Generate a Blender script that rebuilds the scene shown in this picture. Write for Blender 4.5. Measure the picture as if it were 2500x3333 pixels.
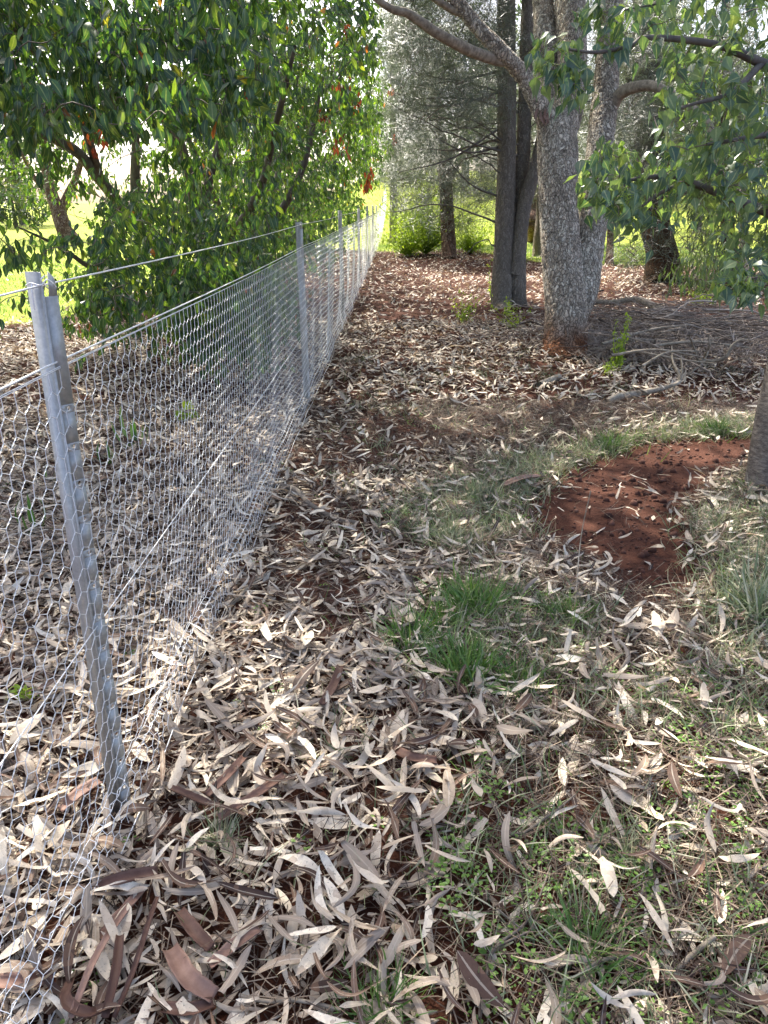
import bpy, bmesh, math, random
import numpy as np
from mathutils import Vector, Matrix

R = math.radians
SC = bpy.context.scene
for o in list(bpy.data.objects):
    bpy.data.objects.remove(o)

# ------------------------------------------------------------------ camera
CAM_H, PITCH = 1.5, R(22.0)
F_PX, W_PX, H_PX = 2500.0, 2500.0, 3333.0
cam = bpy.data.objects.new('camera', bpy.data.cameras.new('camera'))
SC.collection.objects.link(cam)
cam.location = (0, 0, CAM_H)
cam.rotation_euler = (R(90) - PITCH, 0, 0)
cam.data.sensor_fit = 'HORIZONTAL'
cam.data.sensor_width = 36.0
cam.data.lens = 36.0 * F_PX / W_PX
cam.data.clip_start, cam.data.clip_end = 0.05, 2000
SC.camera = cam

# ------------------------------------------------------------------ sky, sun, exposure
SUN_AZ, SUN_EL = R(-22), R(50)          # azimuth from +Y towards +X
world = bpy.data.worlds.new('World')
SC.world = world
world.use_nodes = True
wn, wl = world.node_tree.nodes, world.node_tree.links
wn.clear()
sky = wn.new('ShaderNodeTexSky')
sky.sky_type = 'NISHITA'
sky.sun_disc = False
sky.sun_elevation, sky.sun_rotation = SUN_EL, SUN_AZ
sky.air_density, sky.dust_density, sky.ozone_density = 0.6, 4.0, 0.0
bg = wn.new('ShaderNodeBackground')
bg.inputs['Strength'].default_value = 0.15
wo = wn.new('ShaderNodeOutputWorld')
wl.new(sky.outputs[0], bg.inputs['Color'])
wl.new(bg.outputs[0], wo.inputs['Surface'])
sun = bpy.data.objects.new('sun', bpy.data.lights.new('sun', 'SUN'))
SC.collection.objects.link(sun)
sun.data.energy, sun.data.angle, sun.data.color = 4.2, R(0.5), (1.0, 0.94, 0.84)
S_DIR = Vector((math.sin(SUN_AZ) * math.cos(SUN_EL), math.cos(SUN_AZ) * math.cos(SUN_EL), math.sin(SUN_EL)))
sun.rotation_euler = S_DIR.to_track_quat('Z', 'Y').to_euler()
sun.location = S_DIR * 60
SC.view_settings.view_transform = 'Standard'
SC.view_settings.look = 'None'
SC.view_settings.gamma = 1.0
SC.view_settings.use_curve_mapping = False
SC.view_settings.exposure = 1.95
SC.render.engine = 'CYCLES'
cy = SC.cycles
cy.max_bounces, cy.diffuse_bounces, cy.glossy_bounces = 6, 4, 2
cy.transmission_bounces, cy.transparent_max_bounces = 4, 4
cy.sample_clamp_indirect = 6.0
cy.use_denoising = True
cy.caustics_reflective = cy.caustics_refractive = False

# ------------------------------------------------------------------ pixel <-> world (photo pixels)
CP, SP = math.cos(PITCH), math.sin(PITCH)


def at(px, py, d):
    """World point on the ray of a photo pixel at optical depth d."""
    u, v = (px - W_PX / 2) / F_PX, (py - H_PX / 2) / F_PX
    return np.array([u * d, (CP - v * SP) * d, CAM_H + (-SP - v * CP) * d])


def ground_at(px, py, z=0.0):
    u, v = (px - W_PX / 2) / F_PX, (py - H_PX / 2) / F_PX
    d = (z - CAM_H) / (-SP - v * CP)
    return np.array([u * d, (CP - v * SP) * d, z])


def proj(p):
    p = np.asarray(p, float)
    x, y, z = p[..., 0], p[..., 1], p[..., 2] - CAM_H
    d = y * CP - z * SP
    up = y * SP + z * CP
    dd = np.where(d > 0.05, d, 0.05)
    return W_PX / 2 + F_PX * x / dd, H_PX / 2 - F_PX * up / dd, d


# ------------------------------------------------------------------ basic helpers
COL = SC.collection


def tag(o, label=None, cat=None, group=None, kind=None):
    if label: o['label'] = label
    if cat: o['category'] = cat
    if group: o['group'] = group
    if kind: o['kind'] = kind
    return o


def empty(name, loc, label=None, cat=None, group=None):
    o = bpy.data.objects.new(name, None)
    o.empty_display_size = 0.1
    o.location = loc
    COL.objects.link(o)
    return tag(o, label, cat, group)


def mesh_np(name, V, FL, leaf=None, smooth=True):
    V = np.asarray(V, np.float32)
    me = bpy.data.meshes.new(name)
    FL = [np.asarray(f, np.int32) for f in FL if len(f)]
    nl = sum(f.size for f in FL)
    npoly = sum(len(f) for f in FL)
    me.vertices.add(len(V))
    me.vertices.foreach_set('co', V.ravel())
    me.loops.add(nl)
    me.loops.foreach_set('vertex_index', np.concatenate([f.ravel() for f in FL]))
    me.polygons.add(npoly)
    tot = np.concatenate([np.full(len(f), f.shape[1], np.int32) for f in FL])
    st = np.concatenate([[0], np.cumsum(tot)[:-1]]).astype(np.int32)
    me.polygons.foreach_set('loop_start', st)
    if smooth:
        me.polygons.foreach_set('use_smooth', np.ones(npoly, bool))
    me.update(calc_edges=True)
    if leaf is not None:
        a = me.attributes.new('leaf', 'FLOAT_VECTOR', 'POINT')
        a.data.foreach_set('vector', np.asarray(leaf, np.float32).ravel())
    return me


def obj(name, me, mat=None, parent=None):
    """Link a mesh in world coordinates; the parent is an unrotated Empty or a mesh at the origin."""
    o = bpy.data.objects.new(name, me)
    COL.objects.link(o)
    if mat is not None and not me.materials:
        me.materials.append(mat)
    if parent is not None:
        o.parent = parent
        L = Vector((0, 0, 0))
        p = parent
        while p is not None:
            L += p.location
            p = p.parent
        o.location = -L
    return o


class Bag:
    def __init__(self):
        self.v, self.f, self.a, self.n = [], {3: [], 4: []}, [], 0

    def add(self, V, F, A=None):
        V = np.asarray(V, float)
        F = np.asarray(F)
        self.v.append(V)
        self.f[F.shape[1]].append(F + self.n)
        self.a.append(np.zeros((len(V), 3)) if A is None else np.asarray(A, float))
        self.n += len(V)
        return self

    def mesh(self, name, smooth=True):
        FL = [np.concatenate(self.f[k]) for k in (4, 3) if self.f[k]]
        return mesh_np(name, np.concatenate(self.v), FL, np.concatenate(self.a), smooth)


def spline(pts, n):
    """Catmull-Rom resample of rows (any width) to n points."""
    P = np.asarray(pts, float)
    if len(P) == 2:
        t = np.linspace(0, 1, n)[:, None]
        return P[0] * (1 - t) + P[1] * t
    Q = np.vstack([2 * P[0] - P[1], P, 2 * P[-1] - P[-2]])
    s = np.linspace(0, len(P) - 1 - 1e-9, n)
    i = s.astype(int)
    t = (s - i)[:, None]
    a, b, c, d = Q[i], Q[i + 1], Q[i + 2], Q[i + 3]
    return 0.5 * (2 * b + (c - a) * t + (2 * a - 5 * b + 4 * c - d) * t ** 2 + (3 * b - a - 3 * c + d) * t ** 3)


def tube(P, rad, sides=8, cap=True, wob=None):
    P = np.asarray(P, float)
    n = len(P)
    rad = np.broadcast_to(np.asarray(rad, float), (n,))
    T = np.gradient(P, axis=0)
    T /= np.linalg.norm(T, axis=1)[:, None] + 1e-12
    h = np.array([0, 0, 1.0]) if abs(T[:, 2]).mean() < 0.8 else np.array([0, 1.0, 0])
    X = np.cross(T, h)
    X /= np.linalg.norm(X, axis=1)[:, None] + 1e-12
    Y = np.cross(T, X)
    a = np.linspace(0, 2 * np.pi, sides, endpoint=False)
    rr = rad[:, None] * (1 if wob is None else wob)
    V = P[:, None] + (np.cos(a)[None, :, None] * X[:, None] + np.sin(a)[None, :, None] * Y[:, None]) * np.asarray(rr * np.ones((n, sides)))[:, :, None]
    V = V.reshape(-1, 3)
    i = np.arange(n - 1)[:, None] * sides
    j = np.arange(sides)[None]
    k = (j + 1) % sides
    Fq = np.stack([i + j, i + k, i + sides + k, i + sides + j], -1).reshape(-1, 4)
    return V, Fq


def tube_ao(bag, P, rad, sides=6, rnd=0.0):
    V, Fq = tube(P, rad, sides)
    n = len(np.asarray(P))
    A = np.zeros((len(V), 3))
    A[:, 1] = np.repeat(np.linspace(0, 1, n), sides)
    A[:, 2] = rnd
    bag.add(V, Fq, A)


def seg_tubes(bag, A, B, r, sides=3, rnd=0):
    """Many straight wire pieces at once."""
    A, B = np.asarray(A, float), np.asarray(B, float)
    n = len(A)
    if n == 0: return
    T = B - A
    T /= np.linalg.norm(T, axis=1)[:, None] + 1e-12
    h = np.where((abs(T[:, 0]) < 0.9)[:, None], np.array([[1.0, 0, 0]]), np.array([[0, 0, 1.0]]))
    X = np.cross(T, h)
    X /= np.linalg.norm(X, axis=1)[:, None] + 1e-12
    Y = np.cross(T, X)
    a = np.linspace(0, 2 * np.pi, sides, endpoint=False)
    rr = np.broadcast_to(np.asarray(r, float), (n,))[:, None, None]
    O = (np.cos(a)[None, :, None] * X[:, None] + np.sin(a)[None, :, None] * Y[:, None]) * rr
    V = np.concatenate([A[:, None] + O, B[:, None] + O], 1).reshape(-1, 3)
    base = (np.arange(n) * 2 * sides)[:, None]
    j = np.arange(sides)
    k = (j + 1) % sides
    Fq = np.stack([base + j, base + k, base + sides + k, base + sides + j], -1).reshape(-1, 4)
    bag.add(V, Fq)


# ---- leaves: variants and instancing by numpy
def leafmesh(nl, na, width, prof, fold=0.0, bend=0.0, twist=0.0, sick=0.0, curl=0.0, wave=0.0, stalk=0.0, ph=0.0):
    t = np.linspace(0, 1, nl + 1)
    u = np.linspace(-1, 1, na + 1)
    if prof == 'sickle':
        w = np.sin(np.pi * np.clip(t, 0, 1) ** 0.85) ** 0.55
    elif prof == 'torn':
        w = np.where(t < 0.75, np.sin(np.pi * t / 1.1) ** 0.5, 0.75 + 0.2 * np.sin(t * 40 + ph))
    elif prof == 'ellipse':
        w = np.sin(np.pi * t ** 0.95) ** 0.75 * (1 - 0.25 * t)
    elif prof == 'ovate':
        w = np.where(t < 0.3, (t / 0.3) ** 0.6, np.clip((1 - t) / 0.7, 0, 1) ** 1.5 * 1.0)
    elif prof == 'blade':
        w = (1 - t) ** 0.6
    elif prof == 'strap':
        w = np.minimum(1, (1 - t) * 4) ** 0.8
    else:
        w = np.ones_like(t)
    w = np.maximum(w, 0.04) * width / 2
    phi = bend * (t - 0.15)
    cy_, sy_ = np.cos(phi), np.sin(phi)
    dt = 1.0 / nl
    y = np.concatenate([[0], np.cumsum((cy_[1:] + cy_[:-1]) / 2 * dt)])
    z = np.concatenate([[0], np.cumsum((sy_[1:] + sy_[:-1]) / 2 * dt)])
    x = sick * np.sin(np.pi * t) * 0.5
    V = np.zeros((nl + 1, na + 1, 3))
    tw = twist * (t - 0.5) + wave * np.sin(t * 6.3 + ph)
    for j, uu in enumerate(u):
        if abs(curl) > 1e-3:
            lx, lz = w * np.sin(curl * uu) / abs(curl), w * (1 - np.cos(curl * uu)) / curl
        else:
            lx, lz = w * uu, fold * abs(uu) * w
        lz = lz + wave * 0.25 * w * np.sin(t * 14 + 3 * uu + ph)
        V[:, j, 0] = x + lx * np.cos(tw) - lz * np.sin(tw)
        zz = lx * np.sin(tw) + lz * np.cos(tw)
        V[:, j, 1] = y - zz * sy_
        V[:, j, 2] = z + zz * cy_
    A = np.zeros_like(V)
    A[..., 0] = u[None]
    A[..., 1] = t[:, None]
    i = np.arange(nl)[:, None] * (na + 1)
    j = np.arange(na)[None]
    Fq = np.stack([i + j, i + j + 1, i + na + 1 + j + 1, i + na + 1 + j], -1).reshape(-1, 4)
    return V.reshape(-1, 3), Fq, A.reshape(-1, 3)


def frames(d, nrm):
    """Rotation matrices with local +Y along d and local +Z near nrm."""
    d = d / (np.linalg.norm(d, axis=1)[:, None] + 1e-12)
    x = np.cross(d, nrm)
    x /= np.linalg.norm(x, axis=1)[:, None] + 1e-9
    z = np.cross(x, d)
    return np.stack([x, d, z], -1)


def scatter(bag, variants, var, pos, rot, scl, rnd):
    scl = np.asarray(scl, float)
    if scl.ndim == 1: scl = scl[:, None].repeat(3, 1)
    for k, (V, Fq, A) in enumerate(variants):
        m = np.nonzero(var == k)[0]
        if not len(m): continue
        W = np.einsum('nij,nvj->nvi', rot[m], V[None] * scl[m][:, None]) + pos[m][:, None]
        n, nv = len(m), len(V)
        AA = np.broadcast_to(A[None], (n, nv, 3)).copy()
        AA[..., 2] = rnd[m][:, None] + A[None, :, 2] * 0.15
        FF = (np.arange(n) * nv)[:, None, None] + Fq[None]
        bag.add(W.reshape(-1, 3), FF.reshape(-1, Fq.shape[1]), AA.reshape(-1, 3))


def singles(name, meshes, var, pos, rot, scl, parent, count_from=0):
    """Each picked leaf as an object of its own that shares mesh data."""
    base = Vector((0, 0, 0))
    p = parent
    while p is not None:
        base += p.location
        p = p.parent
    for i in range(len(var)):
        o = bpy.data.objects.new(name, meshes[int(var[i])])
        COL.objects.link(o)
        o.parent = parent
        s = np.atleast_1d(scl[i])
        s = s if len(s) == 3 else np.repeat(s, 3)
        M = Matrix.Identity(4)
        for a in range(3):
            for b in range(3):
                M[a][b] = float(rot[i][a, b] * s[b])
            M[a][3] = float(pos[i][a]) - base[a]
        o.matrix_basis = M


def unit(rng, n):
    v = rng.normal(size=(n, 3))
    return v / np.linalg.norm(v, axis=1)[:, None]


def inpoly(x, y, poly):
    x, y = np.asarray(x), np.asarray(y)
    r = np.zeros(x.shape, bool)
    n = len(poly)
    for i in range(n):
        x1, y1 = poly[i][0], poly[i][1]
        x2, y2 = poly[(i + 1) % n][0], poly[(i + 1) % n][1]
        c = ((y1 > y) != (y2 > y)) & (x < (x2 - x1) * (y - y1) / (y2 - y1 + 1e-12) + x1)
        r ^= c
    return r


def sstep(a, b, x):
    t = np.clip((x - a) / (b - a), 0, 1)
    return t * t * (3 - 2 * t)


# ------------------------------------------------------------------ materials
def new_mat(name):
    m = bpy.data.materials.new(name)
    m.use_nodes = True
    nt = m.node_tree
    nt.nodes.clear()
    out = nt.nodes.new('ShaderNodeOutputMaterial')
    return m, nt.nodes, nt.links, out


def ramp(N, stops, interp='LINEAR'):
    r = N.new('ShaderNodeValToRGB')
    r.color_ramp.interpolation = interp
    el = r.color_ramp.elements
    while len(el) < len(stops): el.new(0.5)
    for e, (p, c) in zip(el, stops):
        e.position = p
        e.color = (*c, 1) if len(c) == 3 else c
    return r


def math_n(N, Lk, op, a, b=None, c=None):
    n = N.new('ShaderNodeMath')
    n.operation = op
    for i, v in enumerate((a, b, c)):
        if v is None: continue
        if hasattr(v, 'is_linked') or hasattr(v, 'links'):
            Lk.new(v, n.inputs[i])
        else:
            n.inputs[i].default_value = v
    return n.outputs[0]


def noise(N, Lk, scale, detail=4, rough=0.6, vec=None, dist=0.0):
    n = N.new('ShaderNodeTexNoise')
    n.inputs['Scale'].default_value = scale
    n.inputs['Detail'].default_value = detail
    n.inputs['Roughness'].default_value = rough
    n.inputs['Distortion'].default_value = dist
    if vec is not None: Lk.new(vec, n.inputs['Vector'])
    return n.outputs['Fac']


def mixc(N, Lk, fac, a, b, mode='MIX'):
    n = N.new('ShaderNodeMix')
    n.data_type = 'RGBA'
    n.blend_type = mode
    for sock, v in ((n.inputs[0], fac), (n.inputs[6], a), (n.inputs[7], b)):
        if hasattr(v, 'links'):
            Lk.new(v, sock)
        elif isinstance(v, (int, float)):
            sock.default_value = v
        else:
            sock.default_value = (*v, 1)
    return n.outputs[2]


def leaf_rnd(N, Lk):
    at_ = N.new('ShaderNodeAttribute')
    at_.attribute_name = 'leaf'
    sep = N.new('ShaderNodeSeparateXYZ')
    Lk.new(at_.outputs['Vector'], sep.inputs[0])
    oi = N.new('ShaderNodeObjectInfo')
    r = math_n(N, Lk, 'FRACT', math_n(N, Lk, 'ADD', sep.outputs[2], oi.outputs['Random']))
    return sep.outputs[0], sep.outputs[1], r


def leaf_mat(name, stops, rough=0.4, trans=0.35, trans_tint=(1.5, 1.6, 0.5), spec=0.5, rib=0.25, speck=0.0, back=None):
    m, N, Lk, out = new_mat(name)
    u, v, r = leaf_rnd(N, Lk)
    geo = N.new('ShaderNodeNewGeometry')
    rp = ramp(N, stops)
    Lk.new(r, rp.inputs[0])
    col = rp.outputs[0]
    nz = noise(N, Lk, 60 if speck == 0 else 90, 3, 0.6, geo.outputs['Position'])
    val = math_n(N, Lk, 'MULTIPLY_ADD', nz, 0.7, 0.65)
    col = mixc(N, Lk, 1.0, col, N_val(N, Lk, val), 'MULTIPLY')
    au = math_n(N, Lk, 'ABSOLUTE', u)
    if rib:
        ribm = math_n(N, Lk, 'LESS_THAN', au, 0.12)
        col = mixc(N, Lk, math_n(N, Lk, 'MULTIPLY', ribm, rib), col, (0.45, 0.48, 0.25) if speck == 0 else (0.75, 0.68, 0.55))
    if speck:
        sp = noise(N, Lk, 260, 2, 0.5, geo.outputs['Position'])
        spm = math_n(N, Lk, 'GREATER_THAN', sp, 0.66)
        col = mixc(N, Lk, math_n(N, Lk, 'MULTIPLY', spm, speck), col, (0.06, 0.035, 0.02))
        big = noise(N, Lk, 24, 2, 0.5, geo.outputs['Position'])
        bm_ = math_n(N, Lk, 'MULTIPLY', math_n(N, Lk, 'GREATER_THAN', big, 0.6), 0.45)
        col = mixc(N, Lk, bm_, col, (0.22, 0.13, 0.08))
    if back is not None:
        col = mixc(N, Lk, math_n(N, Lk, 'MULTIPLY', geo.outputs['Backfacing'], 0.6), col, back)
    b = N.new('ShaderNodeBsdfPrincipled')
    Lk.new(col, b.inputs['Base Color'])
    b.inputs['Roughness'].default_value = rough
    b.inputs['Specular IOR Level'].default_value = spec
    bump = N.new('ShaderNodeBump')
    bump.inputs['Strength'].default_value = 0.25
    bump.inputs['Distance'].default_value = 0.002
    Lk.new(nz, bump.inputs['Height'])
    Lk.new(bump.outputs[0], b.inputs['Normal'])
    if trans > 0:
        tr = N.new('ShaderNodeBsdfTranslucent')
        tc = mixc(N, Lk, 1.0, col, trans_tint, 'MULTIPLY')
        Lk.new(tc, tr.inputs['Color'])
        mx = N.new('ShaderNodeMixShader')
        mx.inputs[0].default_value = trans
        Lk.new(b.outputs[0], mx.inputs[1])
        Lk.new(tr.outputs[0], mx.inputs[2])
        Lk.new(mx.outputs[0], out.inputs['Surface'])
    else:
        Lk.new(b.outputs[0], out.inputs['Surface'])
    return m


def N_val(N, Lk, v):
    c = N.new('ShaderNodeCombineColor')
    for i in range(3): Lk.new(v, c.inputs[i])
    return c.outputs[0]


def bark_mat(name, plate, crack, scale=(14, 14, 5), disp=0.02, crackw=0.12, tint=None, tint_z=(0, 0), fine=40, rough=0.9, pale=None, real=True):
    """Plates of bark parted by dark cracks; tint is the bare reddish foot of the trunk."""
    m, N, Lk, out = new_mat(name)
    WARP = (0.12, 0.12, 0.3)
    tc = N.new('ShaderNodeTexCoord')
    mp = N.new('ShaderNodeMapping')
    mp.inputs['Scale'].default_value = scale
    warp = N.new('ShaderNodeTexNoise')
    warp.inputs['Scale'].default_value = 9.0
    warp.inputs['Detail'].default_value = 4.0
    Lk.new(tc.outputs['Object'], warp.inputs['Vector'])
    wm = N.new('ShaderNodeVectorMath')
    wm.operation = 'MULTIPLY_ADD'
    Lk.new(warp.outputs['Color'], wm.inputs[0])
    wm.inputs[1].default_value = WARP
    Lk.new(tc.outputs['Object'], wm.inputs[2])
    Lk.new(wm.outputs[0], mp.inputs['Vector'])
    vo = N.new('ShaderNodeTexVoronoi')
    vo.feature = 'DISTANCE_TO_EDGE'
    vo.inputs['Scale'].default_value = 1.0
    Lk.new(mp.outputs[0], vo.inputs['Vector'])
    vc = N.new('ShaderNodeTexVoronoi')
    vc.inputs['Scale'].default_value = 1.0
    Lk.new(mp.outputs[0], vc.inputs['Vector'])
    mp2 = N.new('ShaderNodeMapping')
    mp2.inputs['Scale'].default_value = tuple(c * 0.42 for c in scale)
    Lk.new(wm.outputs[0], mp2.inputs['Vector'])
    rdg = noise(N, Lk, 1.0, 4, 0.6, mp2.outputs[0], 0.6)
    rdg = math_n(N, Lk, 'MULTIPLY', math_n(N, Lk, 'ABSOLUTE', math_n(N, Lk, 'SUBTRACT', rdg, 0.5)), 26.0)
    edge = math_n(N, Lk, 'MINIMUM', math_n(N, Lk, 'DIVIDE', vo.outputs['Distance'], crackw), 1.0)
    edge = math_n(N, Lk, 'MINIMUM', edge, math_n(N, Lk, 'ADD', rdg, 0.1))
    nf = noise(N, Lk, fine, 5, 0.7, tc.outputs['Object'])
    nb = noise(N, Lk, 3.0, 3, 0.6, tc.outputs['Object'])
    sepc = N.new('ShaderNodeSeparateColor')
    Lk.new(vc.outputs['Color'], sepc.inputs[0])
    pc = mixc(N, Lk, sepc.outputs[0], plate, tuple(c * 0.6 for c in plate))
    if pale is not None:
        pm = math_n(N, Lk, 'GREATER_THAN', math_n(N, Lk, 'ADD', math_n(N, Lk, 'MULTIPLY', nb, 0.8), math_n(N, Lk, 'MULTIPLY', sepc.outputs[1], 0.35)), 0.6)
        pc = mixc(N, Lk, math_n(N, Lk, 'MULTIPLY', pm, 0.75), pc, pale)
    pc = mixc(N, Lk, 1.0, pc, N_val(N, Lk, math_n(N, Lk, 'MULTIPLY_ADD', nf, 1.0, 0.5)), 'MULTIPLY')
    if tint is not None:
        sx = N.new('ShaderNodeSeparateXYZ')
        Lk.new(tc.outputs['Object'], sx.inputs[0])
        zr = N.new('ShaderNodeMapRange')
        zr.inputs['From Min'].default_value, zr.inputs['From Max'].default_value = tint_z
        zr.inputs['To Min'].default_value, zr.inputs['To Max'].default_value = 1.0, 0.0
        Lk.new(math_n(N, Lk, 'ADD', sx.outputs[2], math_n(N, Lk, 'MULTIPLY_ADD', nb, -0.8, 0.4)), zr.inputs['Value'])
        pc = mixc(N, Lk, zr.outputs[0], pc, tint)
    fac = math_n(N, Lk, 'POWER', edge, 0.6)
    col = mixc(N, Lk, fac, crack, pc)
    b = N.new('ShaderNodeBsdfPrincipled')
    b.inputs['Roughness'].default_value = rough
    b.inputs['Specular IOR Level'].default_value = 0.2
    Lk.new(col, b.inputs['Base Color'])
    hgt = math_n(N, Lk, 'ADD', math_n(N, Lk, 'MULTIPLY', edge, math_n(N, Lk, 'MULTIPLY_ADD', sepc.outputs[2], 0.6, 0.6)), math_n(N, Lk, 'MULTIPLY', nf, 0.5))
    if real:
        dn = N.new('ShaderNodeDisplacement')
        dn.inputs['Midlevel'].default_value = 0.8
        dn.inputs['Scale'].default_value = disp
        Lk.new(hgt, dn.inputs['Height'])
        Lk.new(dn.outputs[0], out.inputs['Displacement'])
        m.displacement_method = 'BOTH'
    else:
        bump = N.new('ShaderNodeBump')
        bump.inputs['Strength'].default_value = 0.8
        bump.inputs['Distance'].default_value = disp
        Lk.new(hgt, bump.inputs['Height'])
        Lk.new(bump.outputs[0], b.inputs['Normal'])
    Lk.new(b.outputs[0], out.inputs['Surface'])
    return m


def plain_mat(name, stops, rough=0.8, scale=20, bump=0.3, dist=0.004, stretch=(1, 1, 1), spec=0.3, metal=0.0, use_rnd=False):
    m, N, Lk, out = new_mat(name)
    tc = N.new('ShaderNodeTexCoord')
    mp = N.new('ShaderNodeMapping')
    mp.inputs['Scale'].default_value = stretch
    Lk.new(tc.outputs['Object'], mp.inputs['Vector'])
    nz = noise(N, Lk, scale, 5, 0.65, mp.outputs[0])
    rp = ramp(N, stops)
    if use_rnd:
        _, _, r = leaf_rnd(N, Lk)
        Lk.new(math_n(N, Lk, 'ADD', math_n(N, Lk, 'MULTIPLY', r, 0.7), math_n(N, Lk, 'MULTIPLY_ADD', nz, 0.6, -0.15)), rp.inputs[0])
    else:
        Lk.new(nz, rp.inputs[0])
    b = N.new('ShaderNodeBsdfPrincipled')
    b.inputs['Roughness'].default_value = rough
    b.inputs['Specular IOR Level'].default_value = spec
    b.inputs['Metallic'].default_value = metal
    Lk.new(rp.outputs[0], b.inputs['Base Color'])
    if bump:
        bn = N.new('ShaderNodeBump')
        bn.inputs['Strength'].default_value = bump
        bn.inputs['Distance'].default_value = dist
        Lk.new(nz, bn.inputs['Height'])
        Lk.new(bn.outputs[0], b.inputs['Normal'])
    Lk.new(b.outputs[0], out.inputs['Surface'])
    return m


M = {}
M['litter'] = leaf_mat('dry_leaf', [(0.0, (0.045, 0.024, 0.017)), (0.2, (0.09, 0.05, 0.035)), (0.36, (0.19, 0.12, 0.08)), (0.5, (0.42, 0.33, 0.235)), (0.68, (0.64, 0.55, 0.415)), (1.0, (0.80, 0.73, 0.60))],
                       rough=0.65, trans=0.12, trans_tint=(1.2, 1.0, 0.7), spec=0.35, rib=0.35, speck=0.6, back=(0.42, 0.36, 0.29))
M['bush_leaf'] = leaf_mat('glossy_leaf', [(0.0, (0.022, 0.055, 0.028)), (0.5, (0.038, 0.088, 0.036)), (0.85, (0.065, 0.125, 0.036)), (0.99, (0.15, 0.20, 0.05)), (0.997, (0.30, 0.07, 0.03)), (1.0, (0.28, 0.05, 0.03))],
                          rough=0.33, trans=0.38, trans_tint=(2.2, 2.3, 0.5), spec=0.7, rib=0.3)
M['kurra_leaf'] = leaf_mat('drip_tip_leaf', [(0.0, (0.055, 0.105, 0.075)), (0.5, (0.09, 0.155, 0.10)), (0.8, (0.13, 0.195, 0.085)), (1.0, (0.20, 0.26, 0.10))],
                           rough=0.36, trans=0.35, trans_tint=(1.7, 1.8, 0.6), spec=0.7, rib=0.5, back=(0.15, 0.22, 0.13))
M['dead_leaf'] = leaf_mat('dead_red_leaf', [(0.0, (0.10, 0.03, 0.02)), (0.5, (0.24, 0.06, 0.03)), (1.0, (0.36, 0.13, 0.05))], rough=0.6, trans=0.35, trans_tint=(1.6, 1.0, 0.5), rib=0.2)
M['gum_leaf'] = leaf_mat('gum_leaf', [(0.0, (0.05, 0.085, 0.04)), (1.0, (0.12, 0.17, 0.07))], rough=0.45, trans=0.3, rib=0.3)
M['far_leaf'] = leaf_mat('far_leaf', [(0.0, (0.03, 0.06, 0.03)), (0.6, (0.055, 0.09, 0.035)), (1.0, (0.11, 0.14, 0.05))], rough=0.5, trans=0.35, rib=0)
M['lime_leaf'] = leaf_mat('lime_leaf', [(0.0, (0.20, 0.31, 0.035)), (1.0, (0.34, 0.44, 0.07))], rough=0.45, trans=0.5, trans_tint=(1.5, 1.5, 0.5), rib=0)
M['needle'] = leaf_mat('sheoak_needle', [(0.0, (0.06, 0.08, 0.065)), (0.5, (0.10, 0.125, 0.095)), (1.0, (0.20, 0.22, 0.17))], rough=0.4, trans=0.2, trans_tint=(1.3, 1.4, 0.9), rib=0, spec=0.6)
M['grass'] = leaf_mat('grass_blade', [(0.0, (0.06, 0.13, 0.03)), (0.5, (0.10, 0.20, 0.05)), (1.0, (0.20, 0.28, 0.09))], rough=0.5, trans=0.3, trans_tint=(1.4, 1.5, 0.6), rib=0)
M['dry_grass'] = leaf_mat('dry_grass_blade', [(0.0, (0.12, 0.18, 0.08)), (0.45, (0.24, 0.29, 0.16)), (0.75, (0.40, 0.40, 0.26)), (1.0, (0.55, 0.52, 0.38))], rough=0.6, trans=0.2, trans_tint=(1.2, 1.2, 0.8), rib=0)
M['clover'] = leaf_mat('clover_leaf', [(0.0, (0.08, 0.18, 0.03)), (1.0, (0.17, 0.30, 0.05))], rough=0.5, trans=0.3, trans_tint=(1.4, 1.5, 0.5), rib=0)
M['needle_litter'] = leaf_mat('fallen_needle', [(0.0, (0.035, 0.022, 0.015)), (0.55, (0.10, 0.068, 0.045)), (1.0, (0.30, 0.23, 0.16))], rough=0.8, trans=0.0, rib=0)
M['rough_bark'] = bark_mat('plated_bark', (0.66, 0.56, 0.44), (0.02, 0.015, 0.011), scale=(36, 36, 13), disp=0.012, crackw=0.2, tint=(0.24, 0.10, 0.045), tint_z=(0.1, 0.55), pale=(0.82, 0.74, 0.61))
M['dark_bark'] = bark_mat('furrowed_dark_bark', (0.31, 0.265, 0.21), (0.11, 0.093, 0.075), scale=(46, 46, 5), disp=0.008, crackw=0.2, fine=60)
M['scar_bark'] = bark_mat('scaly_brown_bark', (0.15, 0.13, 0.105), (0.035, 0.027, 0.02), scale=(30, 30, 7), disp=0.012, crackw=0.2, tint=(0.11, 0.06, 0.03), tint_z=(1.3, 1.7), real=False)
M['red_bark'] = bark_mat('flaking_red_bark', (0.20, 0.11, 0.07), (0.035, 0.02, 0.014), scale=(24, 24, 6), disp=0.015, crackw=0.2, real=False, pale=(0.34, 0.25, 0.18))
M['smooth_bark'] = plain_mat('smooth_grey_bark', [(0.3, (0.06, 0.048, 0.04)), (0.5, (0.125, 0.105, 0.088)), (0.7, (0.20, 0.175, 0.15))], scale=22, stretch=(1, 1, 2.6), bump=0.9, dist=0.012)
M['stem_bark'] = plain_mat('brown_grey_stem', [(0.3, (0.075, 0.063, 0.052)), (0.7, (0.17, 0.15, 0.125))], scale=18, stretch=(1, 1, 0.4), bump=0.6, dist=0.01)
M['twig'] = plain_mat('twig_bark', [(0.2, (0.085, 0.068, 0.052)), (0.8, (0.25, 0.21, 0.165))], scale=40, bump=0.3)
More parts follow.
